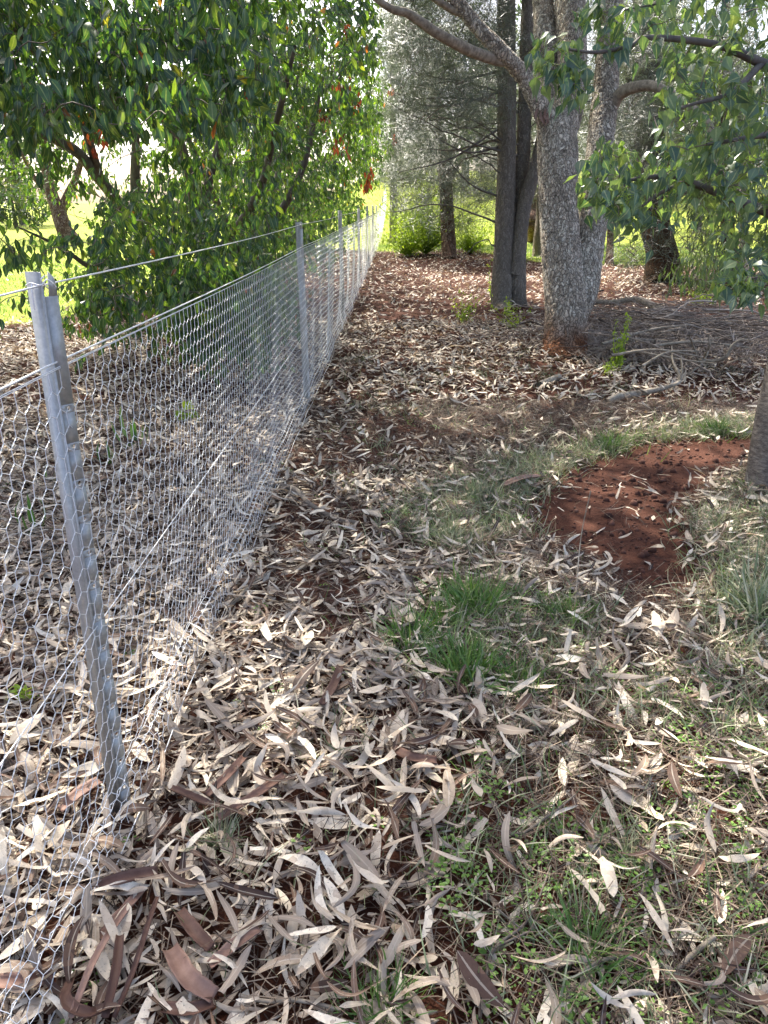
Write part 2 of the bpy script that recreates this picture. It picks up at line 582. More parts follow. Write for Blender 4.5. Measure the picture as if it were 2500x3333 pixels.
M['dead_wood'] = plain_mat('weathered_wood', [(0.25, (0.10, 0.08, 0.06)), (0.5, (0.28, 0.235, 0.175)), (0.75, (0.48, 0.42, 0.33))], scale=22, stretch=(1, 1, 1), bump=0.5, dist=0.006)
M['brush'] = plain_mat('dead_brushwood', [(0.1, (0.08, 0.06, 0.048)), (0.5, (0.20, 0.16, 0.13)), (0.9, (0.40, 0.35, 0.30))], scale=12, bump=0.2, use_rnd=True)
M['bark_strip'] = plain_mat('shed_bark', [(0.2, (0.085, 0.042, 0.03)), (0.5, (0.19, 0.105, 0.075)), (0.8, (0.31, 0.20, 0.155))], scale=30, stretch=(1, 1, 1), bump=0.5, dist=0.004, rough=0.6, use_rnd=True)
M['zinc'] = plain_mat('galvanised_steel', [(0.25, (0.34, 0.345, 0.325)), (0.75, (0.52, 0.525, 0.50))], scale=90, bump=0.25, dist=0.002, rough=0.42, metal=0.35, spec=0.5)
M['wire'] = plain_mat('galvanised_wire', [(0.3, (0.82, 0.83, 0.82)), (0.7, (0.92, 0.93, 0.92))], scale=60, bump=0, rough=0.35, metal=0.15, spec=0.6)
M['blue'] = plain_mat('blue_plastic', [(0.3, (0.03, 0.12, 0.5)), (0.7, (0.05, 0.18, 0.6))], bump=0)


# ------------------------------------------------------------------ ground
PIX = lambda *pts: [tuple(ground_at(px, py)[:2]) for px, py in pts]
BARE = PIX((1700, 1735), (1720, 1610), (1850, 1505), (2030, 1440), (2250, 1425), (2520, 1432), (2480, 1510), (2340, 1560), (2270, 1620), (2220, 1690), (2290, 1800), (2280, 1920), (2080, 1940), (1950, 1840), (1840, 1780))
SOIL1 = PIX((900, 1470), (1150, 1360), (1500, 1320), (2450, 1290), (2450, 1350), (1800, 1385), (1300, 1480), (1000, 1640))
SOIL2 = PIX((1050, 1640), (1130, 1590), (1200, 1640), (1180, 1720), (1060, 1720))
SOIL3 = PIX((880, 1880), (1180, 1860), (1200, 2060), (1000, 2120))
SOIL4 = PIX((1950, 1880), (2250, 1900), (2250, 2020), (2000, 2030))
SOIL5 = PIX((1000, 1500), (1160, 1400), (1120, 1680), (960, 1860), (760, 2080), (690, 2020), (850, 1750))
GRASS_A = PIX((1250, 1660), (1420, 1560), (1700, 1480), (2100, 1400), (2450, 1370), (2450, 1435), (1950, 1465), (1800, 1560), (1740, 1720), (1560, 1800), (1300, 1760))
GRASS_B = PIX((1400, 2050), (1500, 1900), (1800, 1930), (1960, 2060), (1900, 2150), (1700, 2280), (1400, 2250), (1280, 2130))
GRASS_C = PIX((2200, 1900), (2290, 1650), (2480, 1560), (2700, 1560), (2700, 2250), (2350, 2150))
GRASS_D = PIX((1550, 2450), (1800, 2200), (2700, 2050), (2700, 3500), (1500, 3400), (1350, 2900))
BASES = [(1.86, 8.1), (1.85, 11.8), (2.1, 3.95)]


def gh(x, y):
    x, y = np.asarray(x, float), np.asarray(y, float)
    z = 0.022 * np.sin(1.3 * x + 0.7) * np.sin(1.1 * y + 0.3) + 0.010 * np.sin(3.1 * x + 1.2 * y) + 0.006 * np.sin(5.3 * y - 2.1 * x) + 0.003 * np.sin(11 * x + 9 * y)
    z = z * sstep(60, 30, y)
    d = np.hypot((x - 1.45) / 1.0, (y - 4.5) / 1.0)
    z = z - 0.035 * np.exp(-(d / 0.6) ** 2)
    for bx, by in BASES:
        z = z + 0.05 * np.exp(-((x - bx) ** 2 + (y - by) ** 2) / 0.25)
    z = z + sstep(28, 90, y) * 4.5 * sstep(-9, 0, x)
    return z


def lawn_mask(x, y):
    x, y = np.asarray(x, float), np.asarray(y, float)
    wob = 0.8 * np.sin(0.9 * x + 1.0) + 0.6 * np.sin(1.7 * y + 0.5 * x) + 0.3 * np.sin(4.1 * x - 2.2 * y)
    left = sstep(-3.9, -5.4, x + 0.4 * wob - 0.10 * np.clip(y - 12, 0, 12)) * sstep(8.3, 10.0, y + 0.5 * wob)
    far = sstep(19.0, 23.5, y + wob - 6.5 * sstep(4.2, 2.6, x))
    return np.clip(np.maximum(left, far * sstep(-3.5, -0.9, x) + far * sstep(24, 32, y)), 0, 1)


def build_ground():
    def axis(lo, hi, d0, g, c):
        a, p, d = [c], c, d0
        while p < hi:
            p += d
            d *= g
            a.append(p)
        b, p, d = [], c, d0
        while p > lo:
            p -= d
            d *= g
            b.append(p)
        return np.array(b[::-1] + a)
    xs = axis(-700, 700, 0.05, 1.022, 0.3)
    ys = axis(-120, 900, 0.05, 1.02, 2.0)
    X, Y = np.meshgrid(xs, ys)
    Z = gh(X, Y)
    V = np.stack([X, Y, Z], -1).reshape(-1, 3)
    nx, ny = len(xs), len(ys)
    i = np.arange(ny - 1)[:, None] * nx
    j = np.arange(nx - 1)[None]
    Fq = np.stack([i + j, i + j + 1, i + nx + j + 1, i + nx + j], -1).reshape(-1, 4)
    A = np.zeros_like(V)
    A[:, 0] = lawn_mask(V[:, 0], V[:, 1])
    gx, gy = V[:, 0] + 0.05 * np.sin(9 * V[:, 1]), V[:, 1] + 0.06 * np.sin(11 * V[:, 0])
    A[:, 1] = np.where(inpoly(gx, gy, BARE), 1.0, np.where(inpoly(gx, gy, SOIL1) | inpoly(gx, gy, SOIL2) | inpoly(gx, gy, SOIL3) | inpoly(gx, gy, SOIL4) | inpoly(gx, gy, SOIL5), 0.9, 0.2))
    me = mesh_np('ground', V, [Fq], A)
    m, N, Lk, out = new_mat('red_soil_and_lawn')
    tc = N.new('ShaderNodeTexCoord')
    P = tc.outputs['Object']
    n1, n2, n3 = noise(N, Lk, 1.6, 4, 0.6, P), noise(N, Lk, 22, 6, 0.75, P), noise(N, Lk, 120, 4, 0.7, P)
    rp = ramp(N, [(0.25, (0.022, 0.010, 0.007)), (0.5, (0.060, 0.024, 0.015)), (0.75, (0.110, 0.045, 0.028))])
    Lk.new(math_n(N, Lk, 'ADD', math_n(N, Lk, 'MULTIPLY', n1, 0.4), math_n(N, Lk, 'MULTIPLY', n2, 0.6)), rp.inputs[0])
    crumb = ramp(N, [(0.35, (0.6, 0.6, 0.6)), (0.65, (1.25, 1.2, 1.15))])
    Lk.new(n3, crumb.inputs[0])
    at0 = N.new('ShaderNodeAttribute')
    at0.attribute_name = 'leaf'
    sep0 = N.new('ShaderNodeSeparateXYZ')
    Lk.new(at0.outputs['Vector'], sep0.inputs[0])
    rp2 = ramp(N, [(0.25, (0.055, 0.024, 0.016)), (0.5, (0.092, 0.040, 0.027)), (0.75, (0.14, 0.066, 0.045))])
    Lk.new(math_n(N, Lk, 'ADD', math_n(N, Lk, 'MULTIPLY', n1, 0.5), math_n(N, Lk, 'MULTIPLY', n2, 0.5)), rp2.inputs[0])
    bare = N.new('ShaderNodeMapRange')
    bare.inputs['From Min'].default_value, bare.inputs['From Max'].default_value = 0.25, 0.75
    Lk.new(math_n(N, Lk, 'ADD', sep0.outputs[1], math_n(N, Lk, 'MULTIPLY_ADD', n2, 0.8, -0.4)), bare.inputs['Value'])
    soil = mixc(N, Lk, bare.outputs[0], rp.outputs[0], rp2.outputs[0])
    soil = mixc(N, Lk, 1.0, soil, crumb.outputs[0], 'MULTIPLY')
    # far litter beyond the built leaves: pale flecks
    g1, g2 = noise(N, Lk, 0.8, 3, 0.6, P), noise(N, Lk, 35, 5, 0.75, P)
    gr = ramp(N, [(0.3, (0.12, 0.17, 0.02)), (0.5, (0.22, 0.27, 0.035)), (0.75, (0.34, 0.36, 0.065))])
    Lk.new(math_n(N, Lk, 'ADD', math_n(N, Lk, 'MULTIPLY', g1, 0.55), math_n(N, Lk, 'MULTIPLY', g2, 0.45)), gr.inputs[0])
    at_ = N.new('ShaderNodeAttribute')
    at_.attribute_name = 'leaf'
    sep = N.new('ShaderNodeSeparateXYZ')
    Lk.new(at_.outputs['Vector'], sep.inputs[0])
    f = N.new('ShaderNodeMapRange')
    f.inputs['From Min'].default_value, f.inputs['From Max'].default_value = 0.42, 0.6
    Lk.new(math_n(N, Lk, 'ADD', sep.outputs[0], math_n(N, Lk, 'MULTIPLY_ADD', n2, 0.7, -0.35)), f.inputs['Value'])
    col = mixc(N, Lk, f.outputs[0], soil, gr.outputs[0])
    b = N.new('ShaderNodeBsdfPrincipled')
    b.inputs['Roughness'].default_value = 0.95
    b.inputs['Specular IOR Level'].default_value = 0.1
    Lk.new(col, b.inputs['Base Color'])
    bn = N.new('ShaderNodeBump')
    bn.inputs['Strength'].default_value = 0.9
    bn.inputs['Distance'].default_value = 0.02
    Lk.new(math_n(N, Lk, 'ADD', n2, math_n(N, Lk, 'MULTIPLY', n3, 0.4)), bn.inputs['Height'])
    Lk.new(bn.outputs[0], b.inputs['Normal'])
    Lk.new(b.outputs[0], out.inputs['Surface'])
    o = obj('ground', me, m)
    return tag(o, 'red-brown soil strewn with gum leaves, running into sunlit lawn', None, None, 'structure')


ground = build_ground()


# ------------------------------------------------------------------ fence
FB = ground_at(395, 2640)
_vp = np.array([(1295 - 1250) / F_PX, CP - (652 - H_PX / 2) / F_PX * SP])
FDIR = np.array([_vp[0], _vp[1], 0]) / np.hypot(*_vp)
FNRM = np.array([FDIR[1], -FDIR[0], 0])         # towards the walked side
SPC = 4.55
N_POST = 9
Z_TOP, Z_NET, Z_MID = 1.345, 1.185, 0.56


def fpt(s, z, off=0.0):
    s, z, off = np.broadcast_arrays(np.asarray(s, float), np.asarray(z, float), np.asarray(off, float))
    b = FB + s[..., None] * FDIR + off[..., None] * FNRM
    g = gh(b[..., 0], b[..., 1]) * sstep(20, 34, b[..., 1])
    return np.stack([b[..., 0], b[..., 1], z + g], -1)


def build_post(fence, s, first):
    c = math.atan2(-FB[1] - 0.2, -FB[0])          # third flange faces the walker at the first post
    p0 = fpt(s, -0.03)
    top = 1.385
    if first:
        pt = at(128, 885, 1.0) - np.array([0, 0, CAM_H])
        pt = pt * (p0[1] / pt[1])
        lean = np.array([pt[0] - p0[0], 0, 0]) / 1.38
        top = pt[2] + CAM_H
    else:
        rr = random.Random(int(s * 10))
        lean = np.array([rr.uniform(-0.02, 0.02), rr.uniform(-0.01, 0.01), 0])
        top += rr.uniform(-0.03, 0.03)
    bag = Bag()
    TH, FLN = 0.0032, 0.031

    def plate(ang, length, holes, slot=False, thick=TH):
        """A flange: a plate pierced with bolt holes, built cell by cell."""
        d = np.array([math.cos(ang), math.sin(ang), 0])
        nn = np.array([-d[1], d[0], 0])

        def P(r, z, t):
            z = z
            return p0 + d * r + nn * t + np.array([0, 0, z]) + lean * z
        zs = [0.0]
        cells = []
        hr, half = 0.0046, 0.009
        for hz in holes:
            cells.append((zs[-1], hz - half, False))
            cells.append((hz - half, hz + half, True))
            zs.append(hz + half)
        cells.append((zs[-1], top + 0.03, False))
        r0 = 0.0
        for z0, z1, hole in cells:
            if not hole:
                if slot and z1 > top:
                    zc = top + 0.03 - 0.048
                    quads = [((r0, z0), (length, z0), (length, zc), (r0, zc)),
                             ((0.013, zc), (length, zc), (length - 0.003, z1 - 0.012), (0.017, z1))]
                else:
                    quads = [((r0, z0), (length, z0), (length, z1), (r0, z1))]
                for q in quads:
                    V = [P(r, z, -thick / 2) for r, z in q] + [P(r, z, thick / 2) for r, z in q]
                    bag.add(V, [(3, 2, 1, 0), (4, 5, 6, 7), (0, 1, 5, 4), (1, 2, 6, 5), (2, 3, 7, 6), (3, 0, 4, 7)])
            else:
                cr, cz = length * 0.58, (z0 + z1) / 2
                rect = [(length, cz), (length, z1), (cr, z1), (r0, z1), (r0, cz), (r0, z0), (cr, z0), (length, z0)]
                circ = [(cr + hr * math.cos(a * math.pi / 4), cz + hr * 1.15 * math.sin(a * math.pi / 4)) for a in range(8)]
                V, Fq = [], []
                for t in (-thick / 2, thick / 2):
                    V += [P(r, z, t) for r, z in rect] + [P(r, z, t) for r, z in circ]
                for k in range(8):
                    k2 = (k + 1) % 8
                    Fq += [(k, k2, 8 + k2, 8 + k), (16 + k, 24 + k, 24 + k2, 16 + k2), (8 + k, 8 + k2, 24 + k2, 24 + k), (k, 16 + k, 16 + k2, k2)]
                bag.add(V, Fq)
    hz = [0.1 + 0.085 * k for k in range(int((top - 0.2) / 0.085))]
    hz = [h for h in hz if h < top - 0.06]
    plate(c + R(120), FLN, hz if first else hz[::2], slot=True)
    plate(c - R(120), FLN, [])
    plate(c, 0.012, [], thick=0.0052)
    me = bag.mesh('fence_post', smooth=False)
    bm = bmesh.new()
    bm.from_mesh(me)
    bmesh.ops.recalc_face_normals(bm, faces=bm.faces)
    bm.to_mesh(me)
    bm.free()
    o = obj('fence_post', me, M['zinc'], fence)
    # the wire twisted round the post near its top
    tie = Bag()
    zt = Z_TOP + 0.0
    ctr = fpt(s, zt) + lean * zt
    dv = np.array([math.cos(c), math.sin(c), 0])
    sd = np.array([-dv[1], dv[0], 0])
    loop = [ctr + sd * 0.036 * a + dv * b + np.array([0, 0, h]) for a, b, h in ((-0.8, -0.005, 0.0), (-0.5, 0.012, 0.006), (0.0, 0.02, 0.002), (0.35, 0.014, 0.012), (0.75, -0.002, -0.004), (0.4, -0.018, -0.01), (0.05, 0.019, 0.010), (0.25, 0.022, 0.02))]
    tube_ao(tie, spline(loop, 28), 0.0014, 5)
    tail = [ctr + sd * 0.036 * a + dv * b + np.array([0, 0, h]) for a, b, h in ((-0.45, 0.012, 0.006), (-0.5, 0.018, -0.01), (-0.52, 0.016, -0.045))]
    tube_ao(tie, spline(tail, 10), 0.0014, 5)
    obj('tie_wire', tie.mesh('tie_wire'), M['wire'], o)
    return o, lean


def build_fence():
    fence = empty('wire_fence', tuple(FB), 'long galvanised chicken wire fence on steel star pickets running beside the bush into the distance', 'fence')
    leans = []
    for i in range(-1, N_POST):
        o, ln = build_post(fence, i * SPC if i >= 0 else -3.6, i == 0)
        if i == 0: o['label'] = 'tallest leaning picket with a slotted top and wire tied round it'
    sN = SPC * N_POST + 6
    rng = np.random.default_rng(5)
    s = np.concatenate([np.linspace(-3.4, 12, 120), np.linspace(12.3, sN, 60)])
    sag = lambda s_: -0.010 * np.abs(np.sin(np.pi * s_ / SPC))
    for name, z, off, rad in (('top_wire', Z_TOP, 0.012, 0.0021), ('straining_wire', Z_NET + 0.006, 0.016, 0.0024), ('middle_wire', Z_MID, 0.012, 0.0015)):
        b = Bag()
        tube_ao(b, fpt(s, z + sag(s), off), rad, 5)
        obj(name, b.mesh(name), M['wire'], fence)

    # netting: hexagons with vertical straight wires and twisted slanting joints
    w, row = 0.050, 0.0433
    rows = 29
    ncol = int((sN + 3.4) / w)

    def prof(sv, t):
        """s along the fence, t = length down the netting from its top edge -> world point."""
        z = np.interp(t, [0, 0.8, 1.00, 1.04, 1.085, 1.12, 1.16, 1.30], [Z_NET, 0.385, 0.185, 0.162, 0.150, 0.145, 0.128, 0.030])
        off = np.interp(t, [0, 0.3, 0.8, 1.02, 1.05, 1.085, 1.12, 1.16, 1.30], [0.020, 0.026, 0.030, 0.028, 0.022, 0.044, 0.028, 0.046, 0.062])
        fold = 0.018 * np.sin(sv * 2.3 + 1.0) * np.sin(sv * 0.9 + t * 2.0) * sstep(0.05, 0.5, t) + 0.006 * np.sin(sv * 9 + t * 5) * sstep(0.1, 0.4, t)
        far = sstep(5, 9, sv) * 0.045 * np.sin(sv * 4.1 + 2.5 * t) * np.sin(np.pi * np.clip(t / 1.05, 0, 1))
        z = z + sag(sv) * (1 - t) + 0.010 * np.sin(sv * 3.7) * sstep(0.95, 1.1, t)
        return fpt(sv, z, np.maximum(off + fold * 0.6 + far, 0.016))
    c_, r_ = np.meshgrid(np.arange(ncol), np.arange(rows), indexing='ij')
    s0 = -3.4 + (c_ + 0.5 * (r_ % 2)) * w
    t0 = r_ * row
    jit = lambda: rng.normal(0, 0.0016, s0.shape)
    e = 0.0289
    # vertex ids: top of the vertical wire and bottom of it
    sk = lambda t: -0.10 * t * 0 
    TS, TT = s0 + jit(), t0 + 0.0144 + jit()
    BS, BT = s0 + jit(), t0 + 0.0144 + e + jit()
    # slight slant of the joints as in pulled netting
    TV = prof(TS, np.clip(TT, 0, 1.3))
    BV = prof(BS, np.clip(BT, 0, 1.3))
    near = s0 < 5.5
    bag = Bag()

    def put(A, B, m, r, k):
        seg_tubes(bag, A[m], B[m], r, k)
    for m, k in ((near, 5), (~near, 3)):
        put(TV, BV, m, 0.0008 if k == 5 else 0.0011, k)
    # bottoms join the tops of the next row: left and right
    odd = (r_ % 2)
    for sgn in (-1, 1):
        cc = c_ + np.where(odd == 1, (1 if sgn > 0 else 0), (0 if sgn > 0 else -1))
        ok = (cc >= 0) & (cc < ncol) & (r_ < rows - 1)
        cc2 = np.clip(cc, 0, ncol - 1)
        rr2 = np.clip(r_ + 1, 0, rows - 1)
        B2 = TV[cc2, rr2]
        if sgn < 0:       # twisted pair
            for m, k in ((near & ok, 4), (~near & ok, 3)):
                if k == 3:
                    put(BV, B2, m, 0.0019, 3)
                else:
                    A_, E_ = BV[m], B2[m]
                    d = E_ - A_
                    d /= np.linalg.norm(d, axis=1)[:, None]
                    x = np.cross(d, np.array([[1.0, 0, 0]]))
                    x /= np.linalg.norm(x, axis=1)[:, None]
                    yv = np.cross(d, x)
                    nt = 7
                    for ph in (0, math.pi):
                        prev = None
                        for q in range(nt):
                            f = q / (nt - 1)
                            an = ph + f * 2.4 * math.pi
                            amp = 0.00095 * (0.85 if 0 < q < nt - 1 else 0.4)
                            cur = A_ + (E_ - A_) * f + (x * math.cos(an) + yv * math.sin(an)) * amp
                            if prev is not None: seg_tubes(bag, prev, cur, 0.0007, 3)
                            prev = cur
        else:
            for m, k in ((near & ok, 5), (~near & ok, 3)):
                put(BV, B2, m, 0.0008 if k == 5 else 0.0011, k)
    # selvage: zigzag joined to two rim wires
    ss = np.arange(-3.4, sN, 0.05)
    P = prof(ss, np.full_like(ss, 0.008))
    tube_ao(bag, P + np.array([0, 0, 0.001]), 0.0012, 4)
    P2 = prof(ss, np.full_like(ss, 0.004) + 0.004 * np.sin(ss * 126))
    tube_ao(bag, P2, 0.0011, 4)
    m = (r_ == 0)
    seg_tubes(bag, TV[m], prof(s0[m], np.full(m.sum(), 0.006)), 0.0011, 3)
    P3 = prof(ss, np.full_like(ss, 1.295))
    tube_ao(bag, P3 + np.array([0, 0, 0.004]), 0.0018, 4)

    obj('wire_netting', bag.mesh('wire_netting'), M['wire'], fence)
    return fence


fence = build_fence()


# ------------------------------------------------------------------ plants: growing twigs to leaf clusters
def grow(bag, skel, targets, rng, r_end=0.0028, k=0.55, droop=0.0, sides=3, nseg=5, start_r=None, sort=True):
    """Join each target to the nearest point of the growing skeleton by a bent twig; returns twig end directions."""
    T = np.asarray(targets, float)
    S = np.asarray(skel, float)
    cap = len(S) + len(T) * 3
    buf = np.zeros((cap, 3))
    buf[:len(S)] = S
    n = len(S)
    if sort:
        d0 = np.array([np.min(np.sum((S - t) ** 2, 1)) for t in T])
        order = np.argsort(d0)
    else:
        order = np.arange(len(T))
    dirs = np.zeros_like(T)
    for i in order:
        t = T[i]
        dd = np.sum((buf[:n] - t) ** 2, 1)
        a = buf[int(np.argmin(dd))]
        L = np.linalg.norm(t - a) + 1e-6
        mid1 = a + (t - a) * 0.35 + rng.normal(0, 0.09, 3) * L + np.array([0, 0, 0.10 * L])
        mid2 = a + (t - a) * 0.7 + rng.normal(0, 0.08, 3) * L + np.array([0, 0, 0.07 * L + droop * L])
        P = spline([a, mid1, mid2, t], nseg + 1)
        r0 = r_end + 0.006 * min(1, L / 1.6) if start_r is None else start_r * min(1, 0.4 + L / 1.5)
        tube_ao(bag, P, np.linspace(r0, r_end, nseg + 1), sides, rng.random())
        dirs[i] = (P[-1] - P[-2]) / (np.linalg.norm(P[-1] - P[-2]) + 1e-9)
        for q in (2, 3, nseg):
            buf[n] = P[min(q, nseg)]
            n += 1
    return dirs


def leaf_clusters(rng, T, D, per, spread, droop, size, nvar):
    """Leaves hanging in a tuft about each cluster point."""
    n = len(T) * per
    c = np.repeat(T, per, 0)
    d = np.repeat(D, per, 0)
    pos = c - d * rng.uniform(0, 1, (n, 1)) * spread * 1.5 + rng.normal(0, spread * 0.45, (n, 3))
    v = d * 0.5 + unit(rng, n) * 0.75 + np.array([0, 0, -droop])
    nrm = unit(rng, n) * 0.8 + np.array([0, 0, 0.7]) + np.array([0.1, -0.35, 0])
    rot = frames(v, nrm)
    s = size * rng.uniform(0.65, 1.15, n)
    return rng.integers(0, nvar, n), pos, rot, s, rng.random(n)


def to_meshes(name, variants, mat):
    r = []
    for V, Fq, A in variants:
        me = mesh_np(name, V, [Fq], A)
        me.materials.append(mat)
        r.append(me)
    return r


def split_leaves(name, var, pos, rot, scl, rnd, variants, far_variants, mat, parent, n_single=300, near_cut=None, foliage='foliage', hidden=None):
    """The leaves that show largest become parts of their own; the rest one part of kind stuff."""
    px, py, d = proj(pos)
    inside = (px > -60) & (px < W_PX + 60) & (py > -60) & (py < H_PX + 60) & (d > 0.3)
    big = np.where(inside, (np.asarray(scl) if np.ndim(scl) == 1 else np.max(scl, 1)) / d, 0)
    if hidden is not None: big = big * ~hidden
    top = np.argsort(-big)[:n_single]
    top = top[big[top] > 0]
    singles(name, to_meshes(name, variants, mat), var[top], pos[top], rot[top], scl[top], parent)
    rest = np.ones(len(var), bool)
    rest[top] = False
    bag = Bag()
    close = rest & (d < (near_cut or 1e9))
    scatter(bag, variants, np.where(close, var, -1), pos, rot, scl, rnd)
    if near_cut:
        scatter(bag, far_variants, np.where(rest & ~close, var % len(far_variants), -1), pos, rot, scl, rnd)
    o = obj(foliage, bag.mesh(foliage), mat, parent)
    o['kind'] = 'stuff'
    return o


rv = np.random.default_rng(21)
V_BUSH = [leafmesh(6, 2, rv.uniform(0.40, 0.52), 'ellipse', fold=rv.uniform(0.1, 0.45), bend=rv.uniform(-1.0, 0.25), twist=rv.uniform(-0.5, 0.5), sick=rv.uniform(-0.15, 0.15), wave=0.12, ph=k) for k in range(8)]
V_BUSH_FAR = [leafmesh(3, 2, 0.42, 'ellipse', fold=0.3, bend=-0.5)] * 2
V_KUR = [leafmesh(7, 2, rv.uniform(0.55, 0.7), 'ovate', fold=rv.uniform(0.1, 0.5), bend=rv.uniform(-0.9, 0.2), twist=rv.uniform(-0.5, 0.5), wave=0.15, ph=k) for k in range(8)]
V_KUR_FAR = [leafmesh(4, 2, 0.6, 'ovate', fold=0.3, bend=-0.5)]
V_GUM = [leafmesh(4, 1, 0.2, 'sickle', bend=-0.5, sick=0.15, twist=0.4), leafmesh(4, 1, 0.17, 'sickle', bend=-0.2, sick=-0.12, twist=-0.5)]
V_FAR = [leafmesh(2, 1, 0.5, 'ellipse', bend=-0.5), leafmesh(2, 1, 0.35, 'ellipse', bend=0.4)]


def trunk(name, parent, pts, mat, sides=48, step=0.02, lump=0.04, seed=0, flare=0.0):
    """pts rows: x, y, z, radius."""
    P = np.asarray(pts, float)
    L = np.sum(np.linalg.norm(np.diff(P[:, :3], axis=0), axis=1))
    n = max(6, int(L / step))
    Q = spline(P, n)
    rg = np.random.default_rng(seed)
    a = np.linspace(0, 2 * np.pi, sides, endpoint=False)
    sl = np.linspace(0, L, n)[:, None]
    wob = np.ones((n, sides))
    for q in range(5):
        wob += lump / (1 + 0.3 * q) * np.sin((q % 3 + 2) * a[None] + rg.uniform(0, 6) + sl * rg.uniform(-2.5, 2.5)) * np.sin(sl * rg.uniform(1, 4) + rg.uniform(0, 6))
    if flare:
        wob += flare * np.exp(-sl / 0.22) * (1 + 0.5 * np.sin(5 * a[None] + rg.uniform(0, 6)))
    b = Bag()
    V, Fq = tube(Q[:, :3], np.maximum(Q[:, 3], 0.002), sides, wob=wob)
    b.add(V, Fq)
    o = obj(name, b.mesh(name), mat, parent)
    return o, Q[:, :3]


def pp(px, py, d, r):
    return [*at(px, py, d), r]


# ---- the broadleaf bushes along the fence
def bush(center, rad, base, stems, n_cl, per, seed, label, n_single, size=0.091, mask=None, cut=None, extra=(), red=()):
    rng = np.random.default_rng(seed)
    t = empty('broadleaf_tree', tuple(base), label, 'tree', 'broadleaf trees along the fence')
    skel = []
    for k, st in enumerate(stems):
        o, Q = trunk('stem' if k < 6 else 'branch', t, st, M['stem_bark'], sides=12, step=0.07, lump=0.05, seed=seed + k)
        skel.append(Q[len(Q) // 3:])
    skel = np.concatenate(skel)
    T = []
    while len(T) < n_cl:
        u = unit(rng, 800)
        rr = rng.uniform(0.25, 1.0, 800) ** 0.45
        p = np.asarray(center) + u * rr[:, None] * np.asarray(rad)
        keep = (p[:, 2] > 0.12) & (rng.random(800) < 0.9)
        # keep clear of the fence line at netting height, lean over it above
        fx = FB[0] + (p[:, 1] - FB[1]) * FDIR[0] / FDIR[1]
        lim = fx - 0.22 + np.clip(p[:, 2] - 1.5, 0, 1.2) * 0.62
        keep &= p[:, 0] < lim
        if mask is not None: keep &= mask(p, rng)
        T += list(p[keep])
    T = np.array(T[:n_cl])
    if len(extra): T = np.vstack([T, extra])
    tw = Bag()
    D = grow(tw, skel, T, rng, droop=0.05)
    o = obj('twigwork', tw.mesh('twigwork'), M['twig'], t)
    o['kind'] = 'stuff'
    var, pos, rot, s, rnd = leaf_clusters(rng, T, D, per, 0.10, 1.0, size, len(V_BUSH))
    fx = FB[0] + (pos[:, 1] - FB[1]) * FDIR[0] / FDIR[1]
    ok = ~((pos[:, 2] < 1.5) & (pos[:, 0] > fx - 0.10)) & (pos[:, 2] > 0.12)
    if red:
        c = np.array([at(*q) for q in red])
        v2, p2, r2, s2, _ = leaf_clusters(rng, c, np.tile([[0, 0, -1.0]], (len(c), 1)), 16, 0.09, 1.2, size * 0.95, len(V_BUSH))
        bg2 = Bag()
        scatter(bg2, V_BUSH, v2, p2, r2, s2, rng.uniform(0, 1, len(v2)))
        obj('dead_leaves', bg2.mesh('dead_leaves'), M['dead_leaf'], t)['kind'] = 'stuff'
    split_leaves('leaf', var[ok], pos[ok], rot[ok], s[ok], rnd[ok], V_BUSH, V_BUSH_FAR, M['bush_leaf'], t, n_single, cut)
    return t


LAWN_GAP = [(-400, 690), (200, 660), (330, 690), (320, 860), (230, 890), (130, 1000), (60, 1130), (-400, 1180)]
UNDER = [(-400, 1060), (180, 1080), (330, 1130), (560, 1200), (800, 1250), (1000, 1270), (1000, 1700), (-400, 1700)]


def mask1(p, rng):
    px, py, d = proj(p)
    g = inpoly(px, py, LAWN_GAP)
    keep = ~(g & (rng.random(len(p)) < 0.86))
    keep &= ~(inpoly(px, py, UNDER) & (rng.random(len(p)) < 0.93))
    keep &= (d > 3.4) & ((d > 4.6) | (py < 620))
    # the low skirt is thin far from the stems
    keep &= ~((p[:, 2] < 1.0) & (p[:, 0] < -4.2) & (rng.random(len(p)) < 0.8))
    return keep


